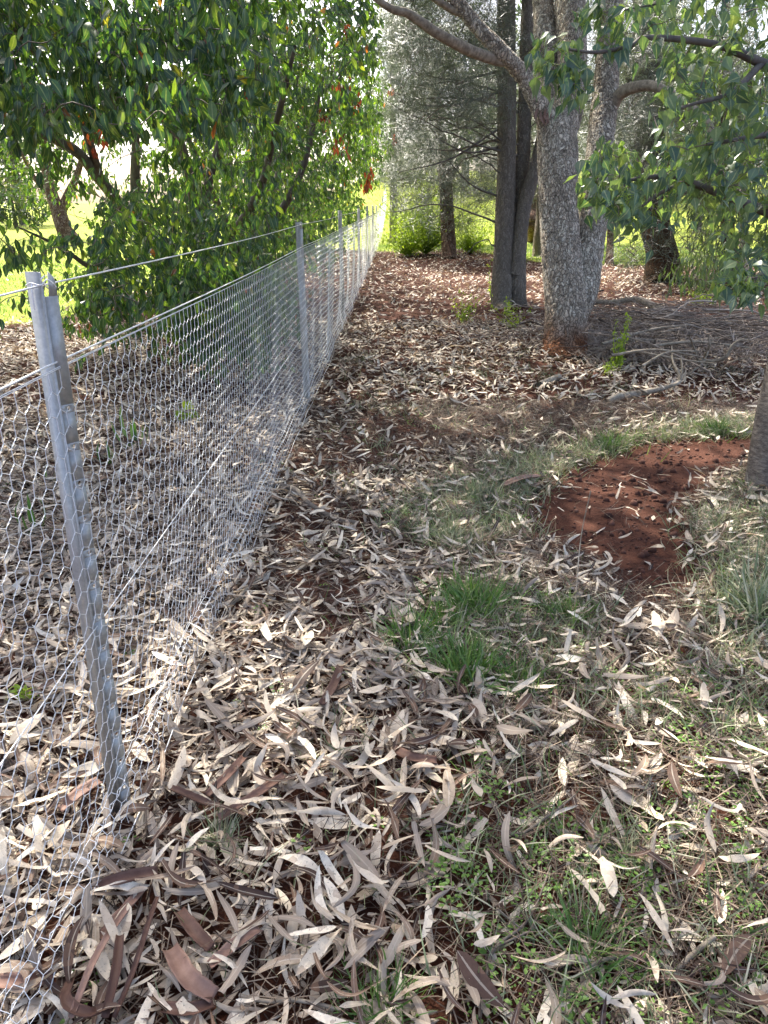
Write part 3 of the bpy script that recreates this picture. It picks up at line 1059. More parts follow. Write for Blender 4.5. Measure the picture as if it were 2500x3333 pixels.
B1 = ground_at(625, 985)
stems1 = [
    [[*B1, 0.13], pp(560, 890, 11.6, 0.105), pp(470, 760, 10.6, 0.085), pp(330, 590, 8.8, 0.065), pp(230, 480, 7.4, 0.05), pp(0, 385, 6.2, 0.03), pp(-200, 330, 5.6, 0.015)],
    [[*(B1 + [0.1, 0.1, 0]), 0.12], pp(650, 800, 11.9, 0.09), pp(615, 560, 11.3, 0.07), pp(520, 330, 10.2, 0.05), pp(480, 60, 9.0, 0.03)],
    [[*(B1 + [0.35, 0.15, 0]), 0.13], pp(690, 850, 12.0, 0.1), pp(670, 650, 11.6, 0.07), pp(730, 400, 11.0, 0.05), pp(760, 100, 10.0, 0.03)],
    [[*(B1 + [0.45, 0.0, 0]), 0.12], pp(715, 860, 11.9, 0.09), pp(870, 740, 10.8, 0.06), pp(980, 560, 10.0, 0.045), pp(1050, 250, 9.6, 0.025)],
    [[*(B1 + [-0.15, 0.2, 0]), 0.1], pp(455, 700, 12.0, 0.08), pp(440, 400, 11.2, 0.055), pp(400, 80, 10.0, 0.03)],
    [pp(585, 930, 11.9, 0.07), pp(480, 850, 10.2, 0.05), pp(330, 880, 8.6, 0.032), pp(190, 800, 7.6, 0.018), pp(60, 740, 7.0, 0.008)],
    [pp(640, 800, 11.8, 0.06), pp(600, 500, 8.6, 0.045), pp(450, 250, 6.2, 0.03), pp(330, 90, 4.9, 0.015)],
    [pp(700, 830, 11.8, 0.06), pp(830, 650, 8.8, 0.045), pp(900, 400, 7.0, 0.03), pp(960, 150, 6.2, 0.015)],
    [pp(330, 590, 8.8, 0.05), pp(260, 380, 7.0, 0.035), pp(120, 180, 5.4, 0.022), pp(-20, 20, 4.6, 0.01)],
    [pp(700, 880, 11.5, 0.05), pp(780, 900, 9.0, 0.03), pp(860, 860, 7.5, 0.018)],
]
xr = np.random.default_rng(77)
extra1 = [at(xr.uniform(-150, 900), xr.uniform(-80, 420), xr.uniform(3.5, 5.4)) for _ in range(330)]
extra1 += [at(xr.uniform(480, 1000), xr.uniform(700, 1050), xr.uniform(5.6, 8.0)) for _ in range(110)]
extra1 += [at(xr.uniform(250, 640), xr.uniform(930, 1090), xr.uniform(6.6, 8.2)) for _ in range(90)]
extra1 += [at(xr.uniform(40, 330), xr.uniform(780, 900), xr.uniform(5.0, 7.0)) for _ in range(14)]
extra1 += [at(xr.uniform(600, 1000), xr.uniform(880, 1240), xr.uniform(6.2, 9.0)) for _ in range(260)]
extra1 += [at(xr.uniform(300, 700), xr.uniform(640, 960), xr.uniform(6.5, 11)) for _ in range(200)]
extra1 = np.array([p for p in extra1 if p[2] > 0.1])
extra1 = np.array([p for p in extra1 if p[0] < FB[0] - 0.16 + max(0, p[2] - 1.5) * 0.6])
bush((-3.0, 9.2, 2.7), (3.4, 5.4, 3.0), B1, stems1, 2900, 11, 3, 'spreading many-stemmed glossy green tree overhanging the fence and the sunny lawn', 300, mask=mask1, cut=9.0, extra=extra1, red=[(1060, 395, 8.2), (1115, 300, 8.6), (560, 350, 6.5), (190, 330, 5.6), (90, 300, 5.8), (1110, 490, 8.4), (320, 470, 6.2)])
for k, (cx, cyy, lb) in enumerate(((-2.3, 17.5, 'dense glossy green tree directly behind the spreading one, with a few red leaves'), (-2.2, 25.0, 'farthest glossy green tree in the row, where the fence narrows'))):
    b0 = np.array([cx - 0.6, cyy, 0.0])
    st = [[[*b0, 0.12], [*(b0 + [dx * 0.4, dy * 0.4, 1.2]), 0.08], [*(b0 + [dx, dy, 3.2]), 0.04], [*(b0 + [dx * 1.3, dy * 1.3, 4.6]), 0.015]] for dx, dy in ((-1, -1.5), (0.6, -2), (0.9, 1), (-0.8, 1.6))]
    bush((cx, cyy, 2.9), (2.6, 4.6, 3.0), b0, st, 1500, 10, 40 + k, lb, 40 if k == 0 else 0, size=0.125, cut=14.0, red=[(1125, 110, 13.0), (1150, 125, 13.2), (1170, 190, 13.5), (1195, 610, 14.5), (1205, 580, 14.5), (1150, 330, 13.5), (1165, 360, 13.6), (1190, 620, 14.4)] if k == 0 else [(1275, 300, 21.0), (1285, 460, 21.0)])


# ---- the rough-barked gum with two leaning stems
def plated_gum():
    g0 = ground_at(1835, 1165)
    t = empty('gum_tree', tuple(g0), 'twin-stemmed gum with plated grey bark and reddish foot, amid the litter', 'tree')
    D = 8.05
    o, q1 = trunk('trunk', t, [[g0[0], g0[1], -0.1, 0.245], pp(1838, 1120, D, 0.228), pp(1842, 1000, D, 0.222), pp(1828, 820, D, 0.208), pp(1818, 640, D, 0.198), pp(1815, 480, D, 0.205), pp(1805, 380, D, 0.19)], M['rough_bark'], 120, 0.012, 0.03, 1, 0.18)
    o, q2 = trunk('stem', t, [pp(1815, 500, D, 0.12), pp(1845, 360, D, 0.165), pp(1862, 200, D + 0.05, 0.158), pp(1858, 0, D + 0.1, 0.15), pp(1850, -400, D + 0.1, 0.13), pp(1830, -1000, D - 0.4, 0.09), pp(1760, -1700, D - 1.5, 0.04)], M['rough_bark'], 90, 0.014, 0.03, 2)
    o, q2b = trunk('stem', t, [pp(1795, 440, D, 0.10), pp(1782, 300, D + 0.1, 0.12), pp(1775, 150, D + 0.2, 0.118), pp(1768, 0, D + 0.3, 0.112), pp(1740, -500, D + 0.9, 0.09), pp(1650, -1100, D + 1.5, 0.05)], M['rough_bark'], 80, 0.016, 0.03, 3)
    o, q3 = trunk('stem', t, [pp(1858, 1080, D + 0.06, 0.12), pp(1895, 940, D + 0.08, 0.165), pp(1920, 780, D + 0.12, 0.158), pp(1945, 560, D + 0.2, 0.148), pp(1968, 330, D + 0.3, 0.135), pp(1982, 150, D + 0.35, 0.13), pp(1992, 0, D + 0.4, 0.125), pp(2020, -500, D + 0.8, 0.10), pp(2080, -1200, D + 1.0, 0.05)], M['rough_bark'], 90, 0.014, 0.03, 4)
    o, b1 = trunk('branch', t, [pp(1800, 420, D - 0.05, 0.11), pp(1765, 360, D - 0.12, 0.105), pp(1705, 250, D - 0.3, 0.085), pp(1640, 175, D - 0.5, 0.078), pp(1570, 105, D - 0.6, 0.07), pp(1500, 20, D - 0.7, 0.062), pp(1440, -60, D - 0.8, 0.055), pp(1300, -300, D - 1, 0.03)], M['rough_bark'], 40, 0.02, 0.05, 5)
    o, b2 = trunk('branch', t, [pp(1640, 200, D - 0.45, 0.05), pp(1600, 190, D - 0.5, 0.052), pp(1520, 160, D - 0.8, 0.05), pp(1420, 105, D - 1.1, 0.044), pp(1330, 45, D - 1.3, 0.036), pp(1250, 15, D - 1.5, 0.03), pp(1050, -150, D - 1.9, 0.012)], M['dead_wood'], 20, 0.03, 0.06, 6)
    o, b4 = trunk('branch', t, [pp(1530, 55, D - 0.62, 0.04), pp(1470, 30, D - 0.7, 0.036), pp(1400, -15, D - 0.8, 0.03), pp(1250, -120, D - 1, 0.02)], M['dead_wood'], 16, 0.03, 0.06, 9)
    o, b3 = trunk('branch', t, [pp(1995, 345, D + 0.25, 0.06), pp(2020, 305, D + 0.15, 0.06), pp(2065, 285, D, 0.055), pp(2120, 280, D - 0.15, 0.05), pp(2180, 305, D - 0.3, 0.046), pp(2250, 350, D - 0.4, 0.042), pp(2310, 410, D - 0.5, 0.035), pp(2330, 500, D - 0.6, 0.025), pp(2350, 620, D - 0.7, 0.012)], M['dead_wood'], 20, 0.025, 0.06, 7)
    # unseen crown high above the path, shaped and thickened to shade the foreground
    rng = np.random.default_rng(9)
    ends = [np.array([-4.5, 12, 6.6]), np.array([-1.5, 16, 8.0]), np.array([3.5, 17, 8.4]), np.array([-3.0, 8, 6.0]), np.array([4.0, 10, 7.5]), np.array([0.5, 20, 8.2]), np.array([-5.0, 17, 7.4])]
    tops = [q2[-1], q2b[-1], q3[-1], b1[-1], q3[-1], q2b[-1], b1[-1]]
    sk = []
    for a, b in zip(tops, ends):
        o, q = trunk('branch', t, [[*a, 0.05], [*((a + b) / 2 + [0, 0, 0.6]), 0.035], [*b, 0.012]], M['stem_bark'], 8, 0.3, 0.02, 11)
        sk.append(q)
    sk = np.concatenate(sk)
    T = []
    while len(T) < 1300:
        u = unit(rng, 500)
        p = np.array([-0.8, 11.2, 7.3]) + u * rng.uniform(0.1, 1, (500, 1)) ** 0.45 * np.array([6.8, 10.0, 1.7])
        _, py, d = proj(p)
        ok = (py < -160)
        T += list(p[ok])
    T = np.array(T[:1300])
    tw = Bag()
    Dv = grow(tw, sk, T, rng, start_r=0.02, r_end=0.004)
    obj('twigwork', tw.mesh('twigwork'), M['twig'], t)['kind'] = 'stuff'
    var, pos, rot, s, rnd = leaf_clusters(rng, T, Dv, 26, 0.40, 0.5, 0.30, 2)
    bag = Bag()
    scatter(bag, V_GUM, var, pos, rot, s * np.array(1.0), rnd)
    obj('foliage', bag.mesh('foliage'), M['gum_leaf'], t)['kind'] = 'stuff'
    # shed bark caught in the fork
    for k in range(6):
        V, Fq, A = leafmesh(5, 1, 0.22, 'sickle', bend=0.5, sick=0.2, twist=0.7)
        p = at(1752 + 9 * k, 350 + 9 * (k % 3), D - 0.22)
        rot = frames(np.array([[rng.normal(0, 0.4), -0.3, -1]]), np.array([[0, -1, 0.2]]))
        b = Bag()
        scatter(b, [(V, Fq, A)], np.array([0]), p[None], rot, np.array([0.14]), np.array([0.3]))
        obj('bark_flake', b.mesh('bark_flake'), M['bark_strip'], t)
    return t


plated_gum()


# ---- she-oaks: needle sprays
def spray(rng, n=16, L=0.26, wdt=0.004):
    Vs, Fs, As, c = [], [], [], 0
    for _ in range(n):
        a = rng.uniform(0, 2 * math.pi)
        el = rng.uniform(-0.3, 0.9)
        d = np.array([math.cos(a) * math.cos(el), math.sin(a) * math.cos(el), math.sin(el)])
        p0 = np.array([0, rng.uniform(-0.12, 0.12), 0])
        l = L * rng.uniform(0.6, 1.2)
        P = [p0, p0 + d * l * 0.5 + [0, 0, -0.06 * l], p0 + d * l * 0.85 + [0, 0, -0.42 * l]]
        sd = np.cross(d, [0, 0, 1.0])
        sd = sd / (np.linalg.norm(sd) + 1e-6) * wdt / 2
        for k, q in enumerate(P):
            f = 1 - 0.35 * k
            Vs += [q - sd * f, q + sd * f]
        Fs += [(c, c + 1, c + 3, c + 2), (c + 2, c + 3, c + 5, c + 4)]
        As += [[0, 0.3 * k, rng.random()] for k in range(3) for _ in (0, 1)]
        c += 6
    return np.array(Vs), np.array(Fs), np.array(As)


SPR = [spray(np.random.default_rng(60 + k)) for k in range(5)]


def sheoak_foliage(t, skel, targets, rng, width=1.0, mat=None, scale=1.0, start_r=0.012):
    tw = Bag()
    D = grow(tw, skel, targets, rng, r_end=0.003, start_r=start_r, nseg=5)
    o = obj('twigwork', tw.mesh('twigwork'), M['twig'], t)
    o['kind'] = 'stuff'
    n = len(targets)
    per = 4
    pos = np.repeat(targets, per, 0) + rng.normal(0, 0.16, (n * per, 3))
    rot = frames(np.repeat(D, per, 0) + unit(rng, n * per) * 0.5, unit(rng, n * per) + [0, 0, 1.5])
    s = rng.uniform(0.8, 1.4, n * per) * scale
    bag = Bag()
    scatter(bag, SPR, rng.integers(0, 5, n * per), pos, rot, s, rng.random(n * per))
    o = obj('foliage', bag.mesh('foliage'), mat or M['needle'], t)
    o['kind'] = 'stuff'


def sheoak():
    g0 = ground_at(1645, 1010)
    t = empty('sheoak_tree', tuple(g0), 'dark she-oak of three tall stems fused at the foot, behind the plated gum', 'tree')
    D = 11.55
    sk = []
    for k, st in enumerate((
        [[*ground_at(1632, 1012)[:2], -0.1, 0.17], pp(1632, 960, D, 0.155), pp(1645, 700, D, 0.145), pp(1650, 400, D, 0.14), pp(1648, 0, D, 0.135), pp(1645, -700, D, 0.11), pp(1640, -1700, D, 0.05)],
        [[*ground_at(1690, 1000)[:2], -0.1, 0.15], pp(1682, 940, D + 0.05, 0.135), pp(1690, 760, D + 0.1, 0.12), pp(1700, 560, D + 0.12, 0.11), pp(1708, 350, D + 0.15, 0.105), pp(1718, 0, D + 0.2, 0.10), pp(1740, -800, D + 0.3, 0.06)],
        [pp(1675, 900, D - 0.02, 0.10), pp(1705, 680, D - 0.05, 0.105), pp(1738, 560, D - 0.1, 0.095), pp(1768, 430, D, 0.085), pp(1800, 200, D + 0.3, 0.07), pp(1850, -300, D + 0.5, 0.04)])):
        o, q = trunk('trunk' if k == 0 else 'stem', t, st, M['dark_bark'], 64, 0.02, 0.03, 20 + k, 0.1 if k < 2 else 0)
        sk.append(q)
    rng = np.random.default_rng(31)
    # long thin side branches, most of them dead and bare
    br = []
    for k in range(30):
        a = sk[k % 2][rng.integers(len(sk[0]) // 4, int(len(sk[0]) * 0.62)) % len(sk[k % 2])]
        dirn = np.array([rng.choice([-1, -1, 1]) * rng.uniform(0.5, 1.6), rng.uniform(-1.0, 1.4), rng.uniform(-0.25, 0.5)])
        L = rng.uniform(0.7, 1.5)
        b_ = a + dirn * L
        b = Bag()
        P = spline([a, (a + b_) / 2 + [0, 0, rng.uniform(-0.2, 0.25)], b_], 12)
        P += rng.normal(0, 0.012, P.shape)
        tube_ao(b, P, np.linspace(rng.uniform(0.010, 0.022), 0.004, 12), 5)
        obj('branch', b.mesh('branch'), M['stem_bark'], t)
        br.append(P[4:])
    for px0, py0, px1, py1, d1 in ((1625, 640, 1440, 500, 11.0), (1622, 420, 1300, 560, 10.6), (1625, 300, 1290, 330, 10.8), (1630, 230, 1330, 230, 11.2), (1622, 480, 1420, 450, 10.6), (1635, 130, 1350, 110, 11)):
        b = Bag()
        a, e = at(px0, py0, D), at(px1, py1, d1)
        P = spline([a, (a + e) / 2 + [0, 0, -0.12], e], 14)
        tube_ao(b, P, np.linspace(0.02, 0.005, 14), 6)
        obj('branch', b.mesh('branch'), M['stem_bark'], t)
        br.append(P[4:])
    T = [at(rng.uniform(1290, 1640), rng.uniform(-150, 420), rng.uniform(9.5, 12.5)) for _ in range(330)]
    T += [at(rng.uniform(1660, 2100), rng.uniform(-150, 420), rng.uniform(11.0, 13.5)) for _ in range(150)]
    up = np.array([1.8, 11.7, 7.0]) + unit(rng, 420) * rng.uniform(0.2, 1, (420, 1)) * np.array([2.6, 2.6, 2.6])
    T = np.vstack([np.array(T), up])
    sheoak_foliage(t, np.concatenate(br + [q[len(q) // 3:] for q in sk]), T, rng)
    return t


sheoak()


def needle_tree(name, label, base, trunk_pts, mat, targets, seed, limbs=(), scale=1.2, cat='tree', group=None):
    rng = np.random.default_rng(seed)
    t = empty(name, tuple(base), label, cat, group)
    o, q = trunk('trunk', t, trunk_pts, mat, 28, 0.05, 0.06, seed, 0.15)
    sk = [q[len(q) // 3:]]
    for st in limbs:
        o, q = trunk('limb', t, st, M['dead_wood'] if name == 'flaky_tree' else mat, 12, 0.08, 0.05, seed + 1)
        sk.append(q)
    if len(targets):
        sheoak_foliage(t, np.concatenate(sk), np.asarray(targets), rng, scale=scale, start_r=0.016)
    return t


rng = np.random.default_rng(50)
D2 = 22.0
g2 = ground_at(1462, 842)
T2 = [at(rng.uniform(1270, 1660), rng.uniform(20, 640), rng.uniform(18.5, 23.5)) for _ in range(520)] + [at(rng.uniform(1290, 1660), rng.uniform(520, 740), rng.uniform(19, 27)) for _ in range(150)]
needle_tree('flaky_tree', 'slim tree with flaking red-brown bark and pale forked limbs, standing beyond the she-oak', g2,
            [[g2[0], g2[1], -0.1, 0.23], pp(1460, 780, D2, 0.20), pp(1452, 640, D2, 0.19), pp(1448, 530, D2, 0.17), pp(1440, 440, D2, 0.10)], M['red_bark'], T2, 51,
            [[pp(1450, 560, D2, 0.1), pp(1470, 500, D2, 0.09), pp(1490, 420, D2, 0.06), pp(1500, 250, D2, 0.02)],
             [pp(1455, 600, D2, 0.09), pp(1490, 540, D2, 0.07), pp(1540, 480, D2 - 0.3, 0.05), pp(1620, 380, D2 - 0.5, 0.02)],
             [pp(1448, 520, D2, 0.1), pp(1430, 420, D2, 0.08), pp(1400, 250, D2, 0.05), pp(1380, 80, D2, 0.02)],
             [pp(1458, 590, D2, 0.05), pp(1500, 570, D2 - 0.2, 0.04), pp(1550, 600, D2 - 0.4, 0.015)]], scale=1.5)
D3 = 15.9
g3 = ground_at(2160, 912)
T3 = [at(rng.uniform(1900, 2480), rng.uniform(-60, 560), rng.uniform(14.0, 17.5)) for _ in range(560)]
T3 += [at(rng.uniform(1980, 2400), rng.uniform(560, 860), rng.uniform(13.8, 16.5)) for _ in range(70)]
needle_tree('sheoak_tree', 'stout dark trunk with a brown scaly scar, between the gum and the weeping tree', g3,
            [[g3[0], g3[1], -0.1, 0.38], pp(2155, 850, D3, 0.335), pp(2130, 700, D3, 0.31), pp(2118, 550, D3, 0.30), pp(2110, 300, D3, 0.27), pp(2095, -100, D3, 0.22), pp(2080, -500, D3, 0.14)], M['scar_bark'], T3, 53,
            [[pp(2112, 450, D3, 0.12), pp(2220, 300, D3 - 0.3, 0.09), pp(2350, 120, D3 - 0.6, 0.04)], [pp(2112, 420, D3, 0.1), pp(2050, 260, D3, 0.07), pp(1990, 60, D3, 0.03)]], scale=1.35)
g10 = np.array([0.35, 31.0, 0.05])
T10 = [at(rng.uniform(1225, 1430), rng.uniform(0, 610), rng.uniform(26, 31.5)) for _ in range(330)]
needle_tree('sheoak_tree', 'grey feathery she-oak overhanging the far end of the fence', g10, [[*g10[:2], -0.1, 0.16], [0.35, 31, 2.5, 0.13], [0.3, 31, 6, 0.09], [0.3, 31, 9, 0.03]], M['dark_bark'], T10, 56, scale=2.0)
# dark she-oak farther back filling the gap
g4 = np.array([4.6, 24.0, 0.0])
T4 = [at(rng.uniform(1640, 2200), rng.uniform(60, 700), rng.uniform(21.5, 25.0)) for _ in range(300)]
needle_tree('sheoak_tree', 'thin shadowed she-oak half hidden between the two gum stems', g4, [[*g4[:2], -0.1, 0.2], [4.6, 24, 2, 0.17], [4.5, 24, 6, 0.1], [4.5, 24, 9, 0.03]], M['dark_bark'], T4, 57, scale=1.6)
g5 = ground_at(1984, 862)
needle_tree('young_trunk', 'short pale trunk at the edge of the far lawn, seen under the leaves', g5, [[*g5[:2], -0.1, 0.11], pp(1986, 800, 20.6, 0.09), pp(1990, 700, 20.6, 0.08), pp(1992, 560, 20.6, 0.05)], M['red_bark'], [at(rng.uniform(1900, 2080), rng.uniform(450, 650), rng.uniform(20, 21.4)) for _ in range(60)], 58, scale=1.5)
g6 = ground_at(1738, 782)
needle_tree('leaning_trunk', 'reddish trunk standing on the lawn just behind the she-oak stems', g6, [[*g6[:2], -0.1, 0.3], pp(1736, 740, 28.0, 0.26), pp(1730, 680, 28, 0.25), pp(1726, 560, 28, 0.2), pp(1720, 380, 28, 0.1)], M['red_bark'], [at(rng.uniform(1560, 1900), rng.uniform(150, 560), rng.uniform(26, 30)) for _ in range(130)], 59, scale=2.0)


# ---- weeping gum at the right, narrow hanging leaves
def leafy_tree(name, label, base, tpts, mat, targets, leafm, variants, per, spread, droop, size, seed, limbs=(), group=None, start_r=0.014, cat='tree', wide=None):
    rng = np.random.default_rng(seed)
    t = empty(name, tuple(base), label, cat, group)
    sk = []
    for k, st in enumerate((tpts, *limbs)):
        o, q = trunk('trunk' if k == 0 else 'limb', t, st, mat, 20, 0.08, 0.05, seed + k, 0.12 if k == 0 else 0)
        sk.append(q[len(q) // 3:])
    T = np.asarray(targets)
    tw = Bag()
    D = grow(tw, np.concatenate(sk), T, rng, start_r=start_r, r_end=0.003, nseg=4)
    obj('twigwork', tw.mesh('twigwork'), M['twig'], t)['kind'] = 'stuff'
    var, pos, rot, s, rnd = leaf_clusters(rng, T, D, per, spread, droop, size, len(variants))
    bag = Bag()
    scatter(bag, variants, var, pos, rot, s, rnd)
    obj('foliage', bag.mesh('foliage'), leafm, t)['kind'] = 'stuff'
    return t


g7 = ground_at(2375, 935)
D7 = 15.0
leafy_tree('weeping_gum', 'thin-trunked weeping gum with narrow hanging leaves down to the ground', g7,
           [[*g7[:2], -0.1, 0.15], pp(2372, 850, D7, 0.13), pp(2368, 700, D7, 0.12), pp(2355, 500, D7, 0.10), pp(2350, 200, D7, 0.06)], M['red_bark'],
           [at(rng.uniform(2230, 2560), rng.uniform(180, 900), rng.uniform(12.5, 15.5)) for _ in range(300)] + [at(rng.uniform(2200, 2330), rng.uniform(850, 960), rng.uniform(11.5, 13)) for _ in range(26)],
           M['gum_leaf'], V_GUM, 12, 0.22, 1.6, 0.16, 61)
g8 = ground_at(2425, 905)
leafy_tree('slim_gum', 'second slim trunk close behind the weeping gum', g8, [[*g8[:2], -0.1, 0.12], pp(2420, 800, 16.8, 0.1), pp(2415, 600, 16.8, 0.09), pp(2400, 200, 16.8, 0.05)], M['dark_bark'],
           [at(rng.uniform(2350, 2700), rng.uniform(-50, 560), rng.uniform(15.5, 18)) for _ in range(120)], M['gum_leaf'], V_GUM, 12, 0.25, 1.2, 0.17, 62)


# ---- kurrajong overhanging from the right, with the smooth trunk
def kurrajong():
    g0 = ground_at(2490, 1625)
    t = empty('smooth_trunk_tree', tuple(g0), 'smooth grey-trunked tree at the picture edge whose drip-tipped leaves hang across the gum', 'tree')
    D = 4.2
    top = at(2660, 900, D)
    o, q0 = trunk('trunk', t, [[*g0[:2], -0.08, 0.135], [*at(2500, 1580, D), 0.118], [*at(2535, 1350, D), 0.112], [*at(2575, 1150, D), 0.108], [*at(2640, 800, D), 0.10], [*at(2760, 300, D - 0.2), 0.085], [*at(2850, -500, D - 0.4), 0.05]], M['smooth_bark'], 40, 0.02, 0.025, 70, 0.25)
    sk = []
    limbs = [
        [pp(2760, 300, D - 0.2, 0.05), pp(2620, 260, 3.7, 0.032), pp(2480, 205, 3.45, 0.022), pp(2330, 145, 3.3, 0.016), pp(2115, 122, 3.1, 0.011), pp(2050, 150, 3.05, 0.009), pp(1940, 170, 3.0, 0.007), pp(1850, 160, 2.95, 0.004)],
        [pp(2680, 760, D, 0.04), pp(2500, 690, 3.9, 0.026), pp(2320, 622, 3.7, 0.018), pp(2200, 575, 3.6, 0.013), pp(2090, 580, 3.5, 0.009), pp(1980, 600, 3.4, 0.005)],
        [pp(2320, 622, 3.7, 0.014), pp(2230, 600, 3.65, 0.012), pp(2130, 640, 3.5, 0.008), pp(2040, 720, 3.35, 0.004)],
        [pp(2480, 205, 3.45, 0.016), pp(2380, 300, 3.3, 0.011), pp(2250, 340, 3.2, 0.007), pp(2130, 380, 3.15, 0.004)],
        [pp(2690, 820, D, 0.03), pp(2560, 850, 3.6, 0.018), pp(2450, 910, 3.3, 0.011), pp(2380, 960, 3.15, 0.006)],
        [pp(2750, 330, D, 0.035), pp(2560, 420, 3.6, 0.018), pp(2420, 450, 3.3, 0.010), pp(2300, 470, 3.2, 0.006)],
        [pp(2780, 200, D, 0.035), pp(2560, 20, 3.5, 0.018), pp(2350, -30, 3.3, 0.010), pp(2150, 10, 3.2, 0.005), pp(1990, 40, 3.1, 0.003)],
    ]
    for k, st in enumerate(limbs):
        o, q = trunk('branch', t, st, M['stem_bark'], 8, 0.04, 0.03, 71 + k)
        sk.append(q)
    sk = np.concatenate(sk)
    rng = np.random.default_rng(71)
    T = []

    def reg(n, x0, x1, y0, y1, d0, d1):
        for _ in range(n): T.append(at(rng.uniform(x0, x1), rng.uniform(y0, y1), rng.uniform(d0, d1)))
    reg(8, 1740, 1850, 130, 250, 2.9, 3.05)
    reg(8, 1800, 1880, 240, 300, 2.9, 3.1)
    reg(6, 1880, 1960, 10, 100, 3.0, 3.2)
    reg(5, 1960, 2060, 60, 200, 3.0, 3.2)
    reg(34, 2120, 2560, -60, 160, 2.9, 4.2)
    reg(50, 2160, 2600, 160, 400, 2.9, 4.4)
    reg(56, 2130, 2600, 400, 640, 3.0, 4.4)
    reg(44, 1930, 2340, 470, 640, 3.1, 4.2)
    reg(18, 1900, 2060, 560, 700, 3.1, 3.8)
    reg(18, 1980, 2200, 640, 730, 3.1, 3.8)
    reg(34, 2320, 2600, 600, 860, 3.0, 4.3)
    reg(14, 2390, 2560, 880, 960, 2.9, 3.4)
    T = np.array(T)
    tw = Bag()
    Dv = grow(tw, sk, T, rng, r_end=0.0012, start_r=0.006)
    obj('twigwork', tw.mesh('twigwork'), M['twig'], t)['kind'] = 'stuff'
    var, pos, rot, s, rnd = leaf_clusters(rng, T, Dv, 6, 0.075, 1.0, 0.076, len(V_KUR))
    # leaf stalks
    stalk = Bag()
    base = np.repeat(T, 6, 0)
    seg_tubes(stalk, base, pos, 0.0007, 3)
    obj('leaf_stalks', stalk.mesh('leaf_stalks'), M['lime_leaf'], t)['kind'] = 'stuff'
    split_leaves('leaf', var, pos, rot, s, rnd, V_KUR, V_KUR_FAR, M['kurra_leaf'], t, 300, None)
    # more of the crown overhead and beyond the edge
    T = np.array([3.4, 5.2, 4.6]) + unit(rng, 260) * rng.uniform(0.3, 1, (260, 1)) ** 0.5 * np.array([2.4, 2.8, 1.5])
    px, py, d = proj(T)
    T = T[(py < -120) | (px > W_PX + 250)]
    Dv = np.tile([[0, 0, -0.3]], (len(T), 1)) + unit(rng, len(T)) * 0.5
    tw = Bag()
    grow(tw, np.vstack([sk, q0]), T, rng, start_r=0.012, r_end=0.003)
    obj('twigwork', tw.mesh('twigwork'), M['twig'], t)['kind'] = 'stuff'
    var, pos, rot, s, rnd = leaf_clusters(rng, T, Dv, 14, 0.2, 0.8, 0.14, 1)
    b = Bag()
    scatter(b, V_KUR_FAR, var, pos, rot, s, rnd)
    obj('foliage', b.mesh('foliage'), M['kurra_leaf'], t)['kind'] = 'stuff'


kurrajong()

# ---- trees and shrubs in the distance
g9 = ground_at(232, 782)
D9 = 32.0
leafy_tree('lawn_tree', 'lone gum on the sunlit lawn, pale smooth trunk forking low', g9,
           [[*g9[:2], -0.1, 0.42], pp(210, 750, D9, 0.34), pp(190, 690, D9, 0.30), pp(165, 620, D9, 0.24), pp(150, 540, D9, 0.18), pp(130, 350, D9, 0.1)], M['red_bark'],
           [at(rng.uniform(-150, 420), rng.uniform(0, 470), rng.uniform(28, 36)) for _ in range(260)], M['far_leaf'], V_FAR, 14, 0.6, 0.9, 0.4, 80,
           [[pp(195, 700, D9, 0.2), pp(220, 640, D9, 0.18), pp(260, 540, D9, 0.12), pp(300, 350, D9, 0.06)], [pp(170, 640, D9, 0.12), pp(120, 590, D9, 0.09), pp(60, 480, D9, 0.05)]])
rng = np.random.default_rng(90)
FAR = [(-40, 44, 5, 3.2), (-25.5, 58, 10, 6.5), (-33, 70, 12, 8), (-16, 72, 12, 7), (-8, 60, 10, 5.5), (-1.5, 75, 13, 6), (6, 62, 11, 5.5), (11, 74, 13, 6.5), (16, 55, 10, 5.5), (22, 66, 12, 7), (28, 52, 10, 6), (9, 46, 8.5, 3.5), (34, 70, 12, 8), (14.5, 38, 8, 3.4)]
WORDS = ['low dark bush across the lawn at the edge', 'round dark tree behind the lone lawn gum', 'broad far tree on the lawn skyline', 'tall far tree beyond the spreading bush', 'far green tree seen over the fence', 'pale far tree where the fence ends', 'far tree left of the flaking trunk', 'tall hazy tree behind the flaking trunk', 'far tree between she-oak and gum', 'wide far tree behind the plated gum', 'far tree behind the dark scarred trunk', 'small far tree on the rising lawn', 'far tree behind the weeping gum', 'nearer of the small far trees beyond the scarred trunk']
for (x, y, h, w), lb in zip(FAR, WORDS):
    gz = float(gh(x, y))
    b0 = np.array([x, y, gz])
    n = 170
    c = b0 + [0, 0, h * 0.58]
    T = c + unit(rng, n) * rng.uniform(0.3, 1, (n, 1)) ** 0.5 * np.array([w * 0.62, w * 0.55, h * 0.46])
    leafy_tree('distant_tree', lb, b0, [[x, y, gz - 0.2, h * 0.03], [x, y, gz + h * 0.3, h * 0.024], [x + 0.2, y, gz + h * 0.7, h * 0.01]], M['stem_bark'], T, M['far_leaf'], V_FAR, 16, w * 0.12, 0.3, 0.55, int(200 + x), group='trees beyond the lawn', start_r=0.05)
